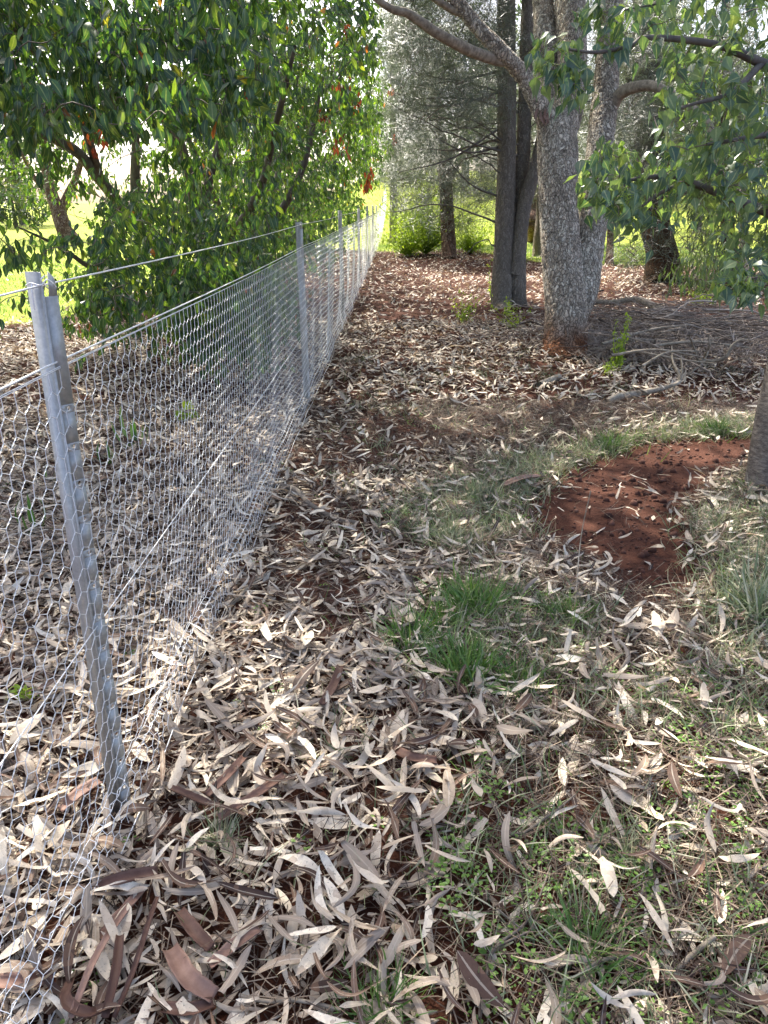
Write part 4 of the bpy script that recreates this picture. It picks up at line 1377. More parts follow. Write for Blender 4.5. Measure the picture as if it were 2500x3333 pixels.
# dark round shrub on the lawn, far left
g = at(40, 660, 46)
leafy_tree('round_shrub', 'dark rounded shrub on the far side of the lawn beside the lone gum', (g[0], g[1], 0), [[g[0], g[1], -0.1, 0.12], [g[0], g[1], 0.8, 0.1], [g[0], g[1], 1.8, 0.05]], M['stem_bark'],
           np.array([g[0], g[1], 1.2]) + unit(rng, 150) * rng.uniform(0.4, 1, (150, 1)) * np.array([2.6, 2.0, 1.4]), M['far_leaf'], V_FAR, 14, 0.25, 0.3, 0.3, 301, cat='shrub')


def lime_shrub(px, py, d, w, h, n, label, seed, size=0.05, name='lime_shrub', cat='shrub', group='bright green seedlings'):
    g = at(px, py, d)
    g[2] = float(gh(g[0], g[1]))
    rng = np.random.default_rng(seed)
    t = empty(name, tuple(g), label, cat, group)
    st = Bag()
    tips = []
    for k in range(max(2, n // 14)):
        e = g + np.array([rng.normal(0, w * 0.3), rng.normal(0, w * 0.3), h * rng.uniform(0.5, 1.0)])
        P = spline([g + rng.normal(0, 0.02, 3) * [1, 1, 0], (g + e) / 2 + rng.normal(0, 0.05 * h, 3), e], 8)
        tube_ao(st, P, np.linspace(0.006 * h ** 0.5, 0.0015, 8), 4)
        tips.append(P[2:])
    tips = np.concatenate(tips)
    obj('stems', st.mesh('stems'), M['lime_leaf'], t)['kind'] = 'stuff'
    idx = rng.integers(0, len(tips), n)
    pos = tips[idx] + rng.normal(0, w * 0.06, (n, 3))
    pos[:, 2] = np.maximum(pos[:, 2], g[2] + 0.02)
    rot = frames(unit(rng, n) + [0, 0, 0.3], unit(rng, n) * 0.5 + [0, 0, 1])
    b = Bag()
    scatter(b, V_BUSH_FAR, rng.integers(0, 2, n), pos, rot, size * rng.uniform(0.6, 1.2, n), rng.random(n))
    obj('foliage', b.mesh('foliage'), M['lime_leaf'], t)['kind'] = 'stuff'


lime_shrub(1385, 800, 23.5, 2.6, 2.0, 4200, 'large lime-green shrub against the flaking red-brown trunk', 400, 0.10)
lime_shrub(1330, 815, 22.5, 1.8, 1.0, 1800, 'low lime-green shrub beside the end of the fence', 401, 0.09)
lime_shrub(1530, 800, 24, 2.0, 1.1, 2000, 'lime-green shrub on the she-oak side of the flaking trunk', 402, 0.09)
lime_shrub(1598, 960, 12.2, 0.35, 0.8, 150, 'narrow lime-green seedling hugging the she-oak foot', 403, 0.055)
lime_shrub(1505, 1045, 10.3, 0.55, 0.42, 170, 'cluster of lime-green seedlings on the open litter', 404, 0.05)
lime_shrub(1650, 1040, 10.6, 0.3, 0.3, 90, 'lime-green sprig in front of the she-oak foot', 405, 0.055)
lime_shrub(1665, 1090, 9.8, 0.4, 0.3, 110, 'low lime-green seedling between she-oak and gum', 406, 0.05)
lime_shrub(2010, 1215, 7.4, 0.22, 0.5, 150, 'upright lime-green seedling at the front of the brush pile', 407, 0.05)
lime_shrub(1975, 1235, 7.2, 0.3, 0.16, 80, 'small low green weed left of the upright seedling', 408, 0.04)
lime_shrub(2280, 975, 12.0, 0.8, 0.25, 160, 'spreading lime-green weed below the hanging gum leaves', 409, 0.06)


# ------------------------------------------------------------------ leaf litter
def fields(x, y, rng):
    """Litter density 0..1 about a ground point, with ragged edges."""
    xj, yj = x + rng.normal(0, 0.05, x.shape) * (1 + 0.1 * y), y + rng.normal(0, 0.06, x.shape) * (1 + 0.1 * y)
    d = np.where((xj > -0.55) & (yj > 3.2), 0.58, 0.9)
    d = np.where(yj > 9.5, 0.8, d)
    d = np.where((xj > 0.45 + 0.12 * yj) & (yj < 5), 0.55, d)
    d = np.where(inpoly(xj, yj, GRASS_D), 0.30, d)
    d = np.where(inpoly(xj, yj, GRASS_A), 0.36, d)
    d = np.where(inpoly(xj, yj, GRASS_B), 0.42, d)
    d = np.where(inpoly(xj, yj, GRASS_C), 0.36, d)
    d = np.where(inpoly(xj, yj, SOIL1), 0.10, d)
    d = np.where(inpoly(xj, yj, SOIL5), 0.24, d)
    d = np.where(inpoly(xj, yj, SOIL2) | inpoly(xj, yj, SOIL3), 0.13, d)
    d = np.where(inpoly(xj, yj, SOIL4), 0.14, d)
    d = np.where(inpoly(xj, yj, BARE), 0.014, d)
    d = np.where((yj > 18.5) & (xj > -0.4), 0.35, d)
    d = d * (1 - 0.97 * lawn_mask(x, y))
    patch = 0.5 + 0.5 * np.sin(2.3 * x + 1.1 * y) * np.sin(1.9 * y - 0.8 * x + 2) 
    return d * (0.62 + 0.5 * patch)


def ground_pts(n, y0, y1, rng, margin=0.7):
    """Random points over the visible ground between two distances, uniform per area."""
    y = np.sqrt(rng.uniform((y0 + 1.2) ** 2, (y1 + 1.2) ** 2, n)) - 1.2
    half = 0.52 * (0.93 * y + 0.56) + margin
    return rng.uniform(-1, 1, n) * half, y


rl = np.random.default_rng(12)
V_DRY = []
for k in range(32):
    V_DRY.append(leafmesh(9, 2, rl.uniform(0.09, 0.18) if k % 8 else 0.26, 'torn' if k % 3 == 2 else 'sickle', bend=rl.normal(0, 0.85), twist=rl.normal(0, 0.9), sick=rl.normal(0, 0.24), curl=rl.choice([-1, 1]) * rl.uniform(0.2, 1.3), wave=rl.uniform(0.05, 0.5), ph=k))
V_DRY_MID = [leafmesh(5, 1, 0.19, 'sickle', bend=rl.normal(0, 0.8), twist=rl.normal(0, 0.8), sick=rl.normal(0, 0.2)) for _ in range(8)]
V_DRY_FAR = [leafmesh(2, 1, 0.26, 'sickle', bend=rl.normal(0, 0.8), twist=rl.normal(0, 0.8)) for _ in range(4)]


def litter(n, y0, y1, L0, L1, tilt, lift, nv, margin=0.7):
    x, y = ground_pts(n, y0, y1, rl, margin)
    k = rl.random(n) < fields(x, y, rl)
    x, y = x[k], y[k]
    n = len(x)
    a = rl.uniform(0, 2 * np.pi, n)
    d = np.stack([np.cos(a), np.sin(a), rl.normal(0, tilt, n)], -1)
    nrm = np.stack([rl.normal(0, tilt * 1.2, n), rl.normal(0, tilt * 1.2, n), np.ones(n)], -1)
    flip = rl.random(n) < 0.35
    nrm[flip] *= -1
    L = rl.uniform(L0, L1, n)
    up = rl.uniform(0.15, 1.0, n) ** 1.6 * lift
    c = np.stack([x, y, gh(x, y) + 0.006 + up + np.abs(d[:, 2]) * L * 0.35], -1)
    rot = frames(d, nrm)
    pos = c - rot[:, :, 1] * (L * 0.5)[:, None]
    return rl.integers(0, nv, n), pos, rot, L, rl.random(n), up


bag = Bag()
var, pos, rot, L, rnd, up = litter(26000, 0.55, 4.2, 0.05, 0.145, 0.22, 0.05, len(V_DRY))
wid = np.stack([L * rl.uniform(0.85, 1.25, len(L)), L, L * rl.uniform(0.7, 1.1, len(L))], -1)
rnd = 0.02 + 0.97 * rnd ** 0.9 * (0.4 + 0.6 * np.clip(up / 0.025, 0, 1))  # low leaves browner from decay, with gap shade put into the colour too
px, py, dd = proj(pos)
score = np.where((px > 0) & (px < W_PX) & (py > 0) & (py < H_PX) & (up > 0.018), L / dd, 0)
top = np.argsort(-score)[:300]
pos[top, 2] += 0.022
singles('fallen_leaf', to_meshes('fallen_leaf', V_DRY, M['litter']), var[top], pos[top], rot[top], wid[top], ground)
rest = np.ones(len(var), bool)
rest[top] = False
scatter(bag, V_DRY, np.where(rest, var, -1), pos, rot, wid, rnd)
var, pos, rot, L, rnd, up = litter(46000, 4.0, 10.5, 0.055, 0.125, 0.28, 0.05, len(V_DRY_MID))
scatter(bag, V_DRY_MID, var, pos, rot, L, 0.02 + 0.97 * rnd ** 1.15 * (0.4 + 0.6 * np.clip(up / 0.03, 0, 1)))  # low leaves darker again: decay plus gap shade in the colour
var, pos, rot, L, rnd, up = litter(64000, 10.2, 30, 0.07, 0.15, 0.25, 0.05, len(V_DRY_FAR), 2.0)
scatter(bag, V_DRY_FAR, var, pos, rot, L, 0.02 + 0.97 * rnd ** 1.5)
# broken bits between the leaves
var, pos, rot, L, rnd, up = litter(30000, 0.55, 6.0, 0.02, 0.06, 0.3, 0.02, len(V_DRY_FAR))
scatter(bag, V_DRY_FAR, var, pos, rot, np.stack([L * 1.6, L, L], -1), rnd * 0.75)
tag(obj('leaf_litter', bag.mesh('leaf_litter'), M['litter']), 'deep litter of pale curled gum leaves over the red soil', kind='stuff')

# crumbs and clods of red soil
ph_ = (1 + 5 ** 0.5) / 2
ICO = np.array([(-1, ph_, 0), (1, ph_, 0), (-1, -ph_, 0), (1, -ph_, 0), (0, -1, ph_), (0, 1, ph_), (0, -1, -ph_), (0, 1, -ph_), (ph_, 0, -1), (ph_, 0, 1), (-ph_, 0, -1), (-ph_, 0, 1)]) / 1.9
ICF = np.array([(0, 11, 5), (0, 5, 1), (0, 1, 7), (0, 7, 10), (0, 10, 11), (1, 5, 9), (5, 11, 4), (11, 10, 2), (10, 7, 6), (7, 1, 8), (3, 9, 4), (3, 4, 2), (3, 2, 6), (3, 6, 8), (3, 8, 9), (4, 9, 5), (2, 4, 11), (6, 2, 10), (8, 6, 7), (9, 8, 1)])
V_CLOD = [(ICO * rl.uniform(0.65, 1.25, (12, 1)), ICF, np.zeros((12, 3))) for _ in range(6)]
x, y = ground_pts(90000, 1.5, 10, rl, 0.2)
onb = inpoly(x, y, BARE)
k = (onb & (rl.random(len(x)) < 0.55 * (0.35 + 0.65 * (np.sin(6 * x + 2 * y) * np.sin(5 * y - 2 * x) > 0.0)))) | ((inpoly(x, y, SOIL1) | inpoly(x, y, SOIL5) | inpoly(x, y, SOIL3) | inpoly(x, y, SOIL4)) & (rl.random(len(x)) < 0.35))
x, y = x[k], y[k]
n = len(x)
L = np.exp(rl.normal(-5.3, 0.65, n)).clip(0.0015, 0.022)
bag = Bag()
scatter(bag, V_CLOD, rl.integers(0, 6, n), np.stack([x, y, gh(x, y) + L * 0.2], -1), frames(unit(rl, n), unit(rl, n)), L * 1.0, rl.random(n))
M['clod'] = plain_mat('soil_clod', [(0.25, (0.05, 0.022, 0.015)), (0.6, (0.10, 0.043, 0.029)), (0.85, (0.16, 0.075, 0.05))], scale=30, bump=0.4, rough=0.95, use_rnd=True)
tag(obj('soil_crumbs', bag.mesh('soil_crumbs'), M['clod']), 'loose crumbs of red soil on the bare scuffed ground', kind='stuff')

# fine sticks and needles
V_STICK = [leafmesh(2, 1, 0.022, 'flat', bend=b) for b in (-0.8, 0.0, 0.7)]
bag = Bag()
x, y = ground_pts(110000, 0.55, 6.0, rl)
k = rl.random(len(x)) < np.where(inpoly(x, y, BARE), 0.02, np.where(x > 0.3, 1.0, 0.4))
x, y = x[k], y[k]
n = len(x)
a = rl.uniform(0, 2 * np.pi, n)
rot = frames(np.stack([np.cos(a), np.sin(a), rl.normal(0, 0.12, n)], -1), unit(rl, n) * 0.5 + [0, 0, 1])
L = rl.uniform(0.05, 0.17, n)
pos = np.stack([x, y, gh(x, y) + rl.uniform(0.005, 0.05, n)], -1)
scatter(bag, V_STICK, rl.integers(0, 3, n), pos, rot, np.stack([rl.uniform(0.05, 0.13, n), L, L], -1), rl.random(n))
tag(obj('needle_litter', bag.mesh('needle_litter'), M['needle_litter']), 'fine brown sticks and needles lying among the leaves', kind='stuff')

# ------------------------------------------------------------------ grass, clover, tufts
V_BLADE = [leafmesh(3, 1, 0.045, 'blade', bend=b, twist=0.4) for b in (-1.6, -0.9, 0.5, 1.2, -2.2)]


def blades(bag, x, y, h0, h1, lean, rnd=None, wfac=1.0):
    n = len(x)
    a = rl.uniform(0, 2 * np.pi, n)
    d = np.stack([np.cos(a) * lean, np.sin(a) * lean, np.ones(n)], -1) + rl.normal(0, 0.2, (n, 3))
    rot = frames(d, unit(rl, n))
    h = rl.uniform(h0, h1, n)
    pos = np.stack([x, y, gh(x, y) - 0.002], -1)
    scatter(bag, V_BLADE, rl.integers(0, 5, n), pos, rot, np.stack([h * wfac, h, h], -1), rl.random(n) if rnd is None else rnd)


def clumped(n, y0, y1, polyfn, csize, per):
    cx, cy_ = ground_pts(n // per, y0, y1, rl)
    k = polyfn(cx, cy_)
    cx, cy_ = cx[k], cy_[k]
    m = len(cx) * per
    return np.repeat(cx, per) + rl.normal(0, csize, m), np.repeat(cy_, per) + rl.normal(0, csize, m)


in_grass = lambda x, y: (inpoly(x, y, GRASS_A) | inpoly(x, y, GRASS_B) | inpoly(x, y, GRASS_C) | (inpoly(x, y, GRASS_D) & (rl.random(x.shape) < 0.5)) | (rl.random(x.shape) < 0.035)) & ~inpoly(x, y, BARE) & (x > FB[0] + 0.3)
bag = Bag()
x, y = clumped(150000, 0.6, 8.0, in_grass, 0.08, 18)
blades(bag, x, y, 0.05, 0.17, 0.9, wfac=0.75)
tag(obj('dry_grass', bag.mesh('dry_grass'), M['dry_grass']), 'thin greyish half-dry grass growing through the leaves', kind='stuff')
bag = Bag()
x, y = clumped(50000, 0.6, 8.0, in_grass, 0.07, 14)
blades(bag, x, y, 0.03, 0.11, 0.6, wfac=0.8)
# lawn blades near the edge of the turf
x = rl.uniform(-12, -3.5, 30000)
y = rl.uniform(8.5, 22, 30000)
k = rl.random(30000) < lawn_mask(x, y)
blades(bag, x[k], y[k], 0.04, 0.10, 0.6, wfac=2.5)
x = rl.uniform(-0.4, 12, 24000)
y = rl.uniform(18, 30, 24000)
k = rl.random(24000) < lawn_mask(x, y)
blades(bag, x[k], y[k], 0.05, 0.14, 0.6, wfac=2.5)
tag(obj('grass', bag.mesh('grass'), M['grass']), 'short green grass in patches and along the lawn edge', kind='stuff')
V_CLV = []
for k in range(3):
    b = Bag()
    for q in range(7):
        a = q * 2.4 + k
        V, Fq, A = leafmesh(2, 2, 0.75, 'ellipse', fold=0.2, bend=-0.3)
        h = 0.4 + 0.5 * ((q * 37) % 10) / 10
        Rm = frames(np.array([[math.cos(a), math.sin(a), 0.25]]), np.array([[0, 0, 1.0]]))[0]
        b.add((V * 0.42) @ Rm.T + [0.35 * math.cos(a), 0.35 * math.sin(a), h], Fq, A)
    V_CLV.append((np.concatenate(b.v), np.concatenate(b.f[4]), np.concatenate(b.a)))
x, y = ground_pts(26000, 0.6, 6.0, rl)
k = (rl.random(len(x)) < np.where(inpoly(x, y, GRASS_D), 0.62, np.where(in_grass(x, y), 0.32, 0.012))) & ~inpoly(x, y, BARE) & (np.sin(5 * x + 2) * np.sin(4.3 * y) > -0.35)
x, y = x[k], y[k]
n = len(x)
a = rl.uniform(0, 6.28, n)
rot = frames(np.stack([np.cos(a), np.sin(a), np.zeros(n)], -1), np.tile([[0, 0, 1.0]], (n, 1)) + rl.normal(0, 0.15, (n, 3)))
bag = Bag()
scatter(bag, V_CLV, rl.integers(0, 3, n), np.stack([x, y, gh(x, y) + 0.01], -1), rot, rl.uniform(0.018, 0.042, n), rl.random(n))
tag(obj('clover', bag.mesh('clover'), M['clover']), 'tiny bright green clover and weeds between the fallen leaves', kind='stuff')


def tuft(px, py, rad, n, h0, h1, label, dry=False, lean=0.9):
    g = ground_at(px, py)
    b = Bag()
    rr = np.abs(rl.normal(0, rad * 0.62, n)) * (0.75 + 0.45 * np.sin(3 * rl.uniform(0, 6.28, n)))
    a = rl.uniform(0, 6.28, n)
    x, y = g[0] + rr * np.cos(a), g[1] + rr * np.sin(a)
    d = np.stack([np.cos(a) * lean * rl.uniform(0.2, 1.2, n), np.sin(a) * lean * rl.uniform(0.2, 1.2, n), np.ones(n)], -1) + rl.normal(0, 0.15, (n, 3))
    h = rl.uniform(h0, h1, n)
    scatter(b, V_BLADE, rl.integers(0, 5, n), np.stack([x, y, gh(x, y)], -1), frames(d, unit(rl, n)), np.stack([h * 0.95, h, h], -1), rl.random(n))
    t = tag(obj('grass_tuft', b.mesh('grass_tuft'), M['dry_grass' if dry else 'grass']), label, 'grass tuft', 'grass tufts')
    return t


tuft(1545, 1985, 0.16, 420, 0.09, 0.20, 'largest bright green grass tuft, in the middle of the path')
tuft(1330, 2095, 0.10, 150, 0.08, 0.18, 'sparse green tuft beside the largest one, nearer the fence')
tuft(1520, 2195, 0.12, 330, 0.09, 0.19, 'thick green tuft below the largest one')
tuft(1690, 2230, 0.11, 230, 0.06, 0.14, 'low green tuft beside the thin fallen stick')
tuft(1860, 2015, 0.10, 190, 0.06, 0.14, 'short green tuft between the big tuft and the bare soil')
tuft(1440, 2040, 0.10, 160, 0.07, 0.15, 'loose green tuft joined to the side of the largest one')
tuft(2470, 2010, 0.16, 330, 0.12, 0.26, 'tall grey-green tuft at the edge below the smooth trunk', True)
tuft(1250, 3330, 0.07, 160, 0.06, 0.13, 'fresh green tuft cut by the bottom edge')
tuft(720, 2760, 0.06, 110, 0.05, 0.12, 'small yellowish dry tuft among the thick leaves beside the fence post', True)
tuft(2050, 2830, 0.07, 120, 0.05, 0.11, 'pale dry tuft among scattered leaves near the crossing twigs', True)
tuft(1900, 3130, 0.09, 130, 0.06, 0.15, 'blue-green spreading tuft close to the bottom edge')
tuft(1460, 1750, 0.16, 230, 0.07, 0.14, 'wispy grey-green tuft above the largest one', True)
tuft(1560, 1610, 0.15, 260, 0.07, 0.15, 'wide wispy pale tuft nearest the bare red soil', True)
tuft(1990, 1440, 0.17, 240, 0.08, 0.16, 'pale green tuft on the far rim of the bare soil')
tuft(2330, 1415, 0.16, 240, 0.08, 0.16, 'pale green tuft on the rim close to the smooth trunk')


def strap_plant(px, py, n, L, label, spread=1.0, wdt=0.07):
    g = ground_at(px, py)
    t = empty('strap_plant', tuple(g), label, 'plant', 'strap-leaved plants behind the netting')
    for k in range(n):
        a = rl.uniform(0, 6.28)
        V, Fq, A = leafmesh(8, 2, wdt, 'strap', fold=0.4, bend=-rl.uniform(0.8, 2.0))
        l = L * rl.uniform(0.6, 1.1)
        rot = frames(np.array([[math.cos(a) * spread, math.sin(a) * spread, 1.0]]), np.array([[math.cos(a), math.sin(a), 0.4]]))
        b = Bag()
        scatter(b, [(V, Fq, A)], np.array([0]), (g + [0, 0, -0.005])[None], rot, np.array([l]), rl.random(1))
        obj('leaf', b.mesh('leaf'), M['grass'], t)
    return t


strap_plant(440, 1475, 7, 0.32, 'largest strap-leaved green plant behind the netting', 1.2)
strap_plant(350, 1520, 5, 0.2, 'smaller strap-leaved plant beside the largest one')
strap_plant(110, 1740, 9, 0.22, 'strap-leaved plant nearest the leaning picket')
strap_plant(175, 1580, 4, 0.16, 'two-bladed strap plant close behind the leaning picket')
lime_shrub(600, 1345, 5.6, 0.35, 0.12, 16, 'flat broad-leaved weed behind the netting', 410, 0.11, 'broad_weed', 'plant', None)
lime_shrub(60, 2010, 2.4, 0.16, 0.05, 40, 'yellow-green weed flat on the litter behind the netting', 411, 0.03, 'small_weed', 'plant', None)


# ------------------------------------------------------------------ sticks, branches, shed bark
def limb_thing(name, pts, label, mat, cat='branch', group=None, forks=(), sides=10):
    p0 = np.array(pts[0][:3])
    t = empty(name, tuple(p0), label, cat, group)
    o, q = trunk('stem', t, pts, mat, sides, 0.03, 0.06, len(pts))
    for f in forks:
        trunk('fork', t, f, mat, 7, 0.03, 0.05, 3)
    return t


def gp(px, py, up, r):
    g = ground_at(px, py, up)
    g[2] += float(gh(g[0], g[1]))
    return [*g, r]


limb_thing('fallen_limb', [gp(1905, 985, 0.22, 0.03), gp(1990, 985, 0.24, 0.035), gp(2075, 975, 0.30, 0.042), gp(2140, 1010, 0.22, 0.048), gp(2190, 1045, 0.12, 0.052), gp(2260, 1062, 0.08, 0.05), gp(2340, 1085, 0.06, 0.055), gp(2450, 1105, 0.05, 0.05)],
           'long grey fallen limb arched across the back of the brush pile', M['dead_wood'], forks=[[gp(2190, 1040, 0.12, 0.025), gp(2200, 1015, 0.25, 0.02)]])
limb_thing('fallen_branch', [gp(1975, 1310, 0.03, 0.03), gp(2020, 1292, 0.04, 0.028), gp(2105, 1275, 0.04, 0.024), gp(2170, 1258, 0.06, 0.02), gp(2212, 1235, 0.10, 0.017), gp(2208, 1200, 0.16, 0.014), gp(2192, 1170, 0.22, 0.01), gp(2188, 1120, 0.33, 0.005)],
           'pale crooked branch lying in front of the brush pile', M['dead_wood'], forks=[[gp(2212, 1235, 0.10, 0.012), gp(2222, 1200, 0.18, 0.01), gp(2218, 1150, 0.28, 0.006)], [gp(2105, 1278, 0.04, 0.01), gp(2080, 1268, 0.08, 0.006)]])
limb_thing('dead_branch', [gp(2275, 1165, 0.12, 0.018), gp(2330, 1165, 0.14, 0.018), gp(2365, 1150, 0.2, 0.016), gp(2385, 1115, 0.3, 0.014), gp(2415, 1095, 0.36, 0.01), gp(2440, 1098, 0.36, 0.006)],
           'whitish curved dead branch rising from the brush pile', M['dead_wood'], forks=[[gp(2290, 1160, 0.12, 0.014), gp(2310, 1120, 0.28, 0.01), gp(2308, 1080, 0.4, 0.006)], [gp(2275, 1170, 0.1, 0.012), gp(2255, 1110, 0.3, 0.010), gp(2245, 1080, 0.42, 0.008)]])
limb_thing('short_log', [gp(1755, 1255, 0.03, 0.03), gp(1820, 1232, 0.03, 0.027)], 'short thick broken log beside the gum foot', M['dead_wood'], 'log', forks=())
limb_thing('long_stick', [gp(1660, 2075, 0.02, 0.006), gp(1760, 2120, 0.025, 0.007), gp(1870, 2165, 0.02, 0.007), gp(1960, 2220, 0.02, 0.006), gp(2075, 2290, 0.015, 0.004)], 'long thin straight stick lying across the grass below the big tuft', M['dead_wood'], 'stick', forks=[[gp(1800, 2135, 0.025, 0.004), gp(1900, 2155, 0.03, 0.002)]])
limb_thing('short_stick', [gp(1880, 1850, 0.02, 0.009), gp(1890, 1910, 0.02, 0.009), gp(1875, 1970, 0.02, 0.008)], 'short upright-lying stick on the near side of the bare soil', M['dead_wood'], 'stick')
limb_thing('forked_twig', [gp(1560, 3333, 0.02, 0.004), gp(1580, 3200, 0.03, 0.004), gp(1610, 3110, 0.03, 0.0035), gp(1690, 3050, 0.04, 0.003), gp(1740, 2980, 0.04, 0.002), gp(1790, 2840, 0.05, 0.0015)], 'dark forked twig standing out above the bottom leaves', M['twig'], 'twig', forks=[[gp(1610, 3110, 0.03, 0.003), gp(1720, 3060, 0.04, 0.002)], [gp(1690, 3050, 0.04, 0.0022), gp(1620, 2990, 0.05, 0.0015)]])
limb_thing('bent_twig', [gp(1860, 3215, 0.03, 0.003), gp(1950, 3150, 0.04, 0.004), gp(2060, 3135, 0.035, 0.005), gp(2170, 3165, 0.03, 0.005), gp(2290, 3240, 0.02, 0.004)], 'grey bent twig arching between the blue-green tuft and the corner', M['dead_wood'], 'twig')
limb_thing('knobbed_stick', [gp(2175, 3200, 0.02, 0.006), gp(2250, 3120, 0.03, 0.006), gp(2325, 3060, 0.05, 0.0055)], 'straight brown stick with a knob leaning over the bent twig', M['dead_wood'], 'stick')
limb_thing('thin_twig', [gp(780, 3250, 0.03, 0.0035), gp(860, 3275, 0.03, 0.004), gp(980, 3275, 0.03, 0.004), gp(1110, 3310, 0.03, 0.003)], 'thin grey twig across the leaves near the bottom edge', M['dead_wood'], 'twig')
limb_thing('rising_twig', [gp(1580, 2590, 0.02, 0.003), gp(1660, 2740, 0.03, 0.004), gp(1780, 2680, 0.05, 0.003), gp(1870, 2610, 0.06, 0.002)], 'reddish thin twig lying over pale leaves under the green patch', M['twig'], 'twig')
limb_thing('fence_stick', [gp(740, 1990, 0.03, 0.008), gp(830, 1900, 0.04, 0.007), gp(900, 1850, 0.03, 0.005)], 'bare stick poking out from under the netting edge', M['dead_wood'], 'stick')
limb_thing('root_stick', [gp(880, 1575, 0.03, 0.014), gp(960, 1590, 0.05, 0.014), gp(1010, 1640, 0.04, 0.013), gp(1090, 1680, 0.03, 0.012), gp(1160, 1690, 0.02, 0.009)], 'brown bent stick half buried at the netting edge', M['twig'], 'stick')
limb_thing('pale_stick', [gp(0, 2880, 0.04, 0.016), gp(45, 2890, 0.04, 0.016)], 'stub of a pale grey stick poking in under the netting', M['dead_wood'], 'stick')
limb_thing('lying_stick', [gp(780, 2010, 0.02, 0.006), gp(1000, 2180, 0.02, 0.006), gp(1200, 2190, 0.02, 0.006)], 'thin brown stick across the deep litter beside the path', M['twig'], 'stick')
limb_thing('shoot', [gp(1870, 2010, 0.0, 0.003), gp(1880, 1800, 0.22, 0.002), gp(1872, 1720, 0.3, 0.001)][:1] + [[*(ground_at(1875, 1900) + [0, 0, 0.2]), 0.002], [*(ground_at(1875, 1900) + [0.02, 0, 0.42]), 0.001]], 'single thin dry grass stalk at the rim of the bare soil', M['dead_wood'], 'stalk')


def brush_pile():
    rng = np.random.default_rng(500)
    c = ground_at(2200, 1125)
    b = Bag()
    for k in range(800):
        p = c + np.array([rng.normal(0.1, 0.75), rng.normal(0.1, 0.55), 0])
        p[2] = gh(p[0], p[1]) + abs(rng.normal(0, 0.17)) + 0.02
        a = rng.normal(0, 0.6) + (math.pi if rng.random() < 0.5 else 0)
        L = rng.uniform(0.3, 1.3)
        d = np.array([math.cos(a), math.sin(a), rng.normal(0, 0.12)])
        e1 = p - d * L / 2
        e2 = p + d * L / 2
        e1[2], e2[2] = max(e1[2], gh(e1[0], e1[1]) + 0.02), max(e2[2], gh(e2[0], e2[1]) + 0.02)
        P = spline([e1, p + rng.normal(0, 0.06, 3) * L, p + d * L * 0.25 + rng.normal(0, 0.05, 3) * L, e2], 7)
        r = rng.choice([0.003, 0.004, 0.006, 0.010], p=[0.40, 0.30, 0.2, 0.10])
        tube_ao(b, P, np.linspace(r, r * 0.35, 7), 4, rng.random())
        if rng.random() < 0.5:
            q = P[4]
            e = q + d * 0.3 + rng.normal(0, 0.16, 3)
            e[2] = max(e[2], 0.03)
            tube_ao(b, spline([q, (q + e) / 2 + rng.normal(0, 0.03, 3), e], 5), np.linspace(r * 0.5, 0.001, 5), 3, rng.random())
    o = tag(obj('brushwood', b.mesh('brushwood'), M['brush']), 'heap of tangled dead grey twigs behind the smooth trunk', kind='stuff')
    # limp dead she-oak sprays draped over the heap
    b = Bag()
    T = []
    for cx, cy_, n, sx in ((2080, 1180, 60, 0.35), (1950, 1085, 60, 0.3), (2350, 1190, 50, 0.35), (1900, 1150, 30, 0.25), (2200, 1100, 60, 0.6)):
        g = ground_at(cx, cy_)
        for _ in range(n):
            T.append(g + np.array([rng.normal(0, sx), rng.normal(0, sx * 0.7), abs(rng.normal(0.12, 0.1))]))
    T = np.array(T)
    n = len(T)
    rot = frames(unit(rng, n) * [1, 1, 0.2], unit(rng, n) * 0.4 + [0, 0, 1.0])
    scatter(b, SPR, rng.integers(0, 5, n), T, rot, rng.uniform(0.9, 1.5, n), rng.random(n))
    tag(obj('dead_sprays', b.mesh('dead_sprays'), M['brush']), 'limp dead she-oak needles draped over the twig heap', kind='stuff')


brush_pile()
HEAP = ['long dead stick along the back of the twig heap, under the arched limb', 'thickest straight stick in the upper middle of the twig heap', 'thin stick crossing the front face of the twig heap', 'stout short stick at the very back of the twig heap', 'stick slanting up out of the front of the twig heap', 'stick leaning from the gum foot onto the twig heap', 'stick running from the heap middle towards the smooth trunk', 'steep stick propped in front of the whitish curved branch', 'steep stick close beside the smooth trunk', 'stick sloping down from beside the gum stem into the heap', 'stick under the thick end of the arched limb', 'lowest long stick in the middle of the twig heap']
for k, (x0, y0, x1, y1, u0, u1, r) in enumerate(((1960, 1120, 2300, 1060, 0.2, 0.25, 0.016), (2010, 1100, 2420, 1085, 0.22, 0.2, 0.018), (1990, 1160, 2290, 1150, 0.25, 0.28, 0.013), (2040, 1085, 2260, 1050, 0.25, 0.22, 0.02), (2090, 1190, 2280, 1130, 0.2, 0.32, 0.012), (1930, 1140, 2060, 1085, 0.12, 0.28, 0.012), (2120, 1120, 2440, 1130, 0.25, 0.2, 0.015), (2240, 1210, 2320, 1090, 0.05, 0.35, 0.010), (2330, 1220, 2440, 1150, 0.05, 0.3, 0.010), (1900, 1070, 2100, 1110, 0.12, 0.25, 0.014), (2150, 1080, 2400, 1045, 0.25, 0.2, 0.016), (2060, 1140, 2330, 1170, 0.28, 0.2, 0.011))):
    a, e = gp(x0, y0, u0, r), gp(x1, y1, u1, r * 0.5)
    mid = [(a[q] + e[q]) / 2 + (0.05 * math.sin(3 * k + q)) for q in range(3)] + [r * 0.8]
    limb_thing('dead_stick', [a, mid, e], HEAP[k], M['dead_wood'], 'stick', 'dead sticks on the twig heap', sides=7)


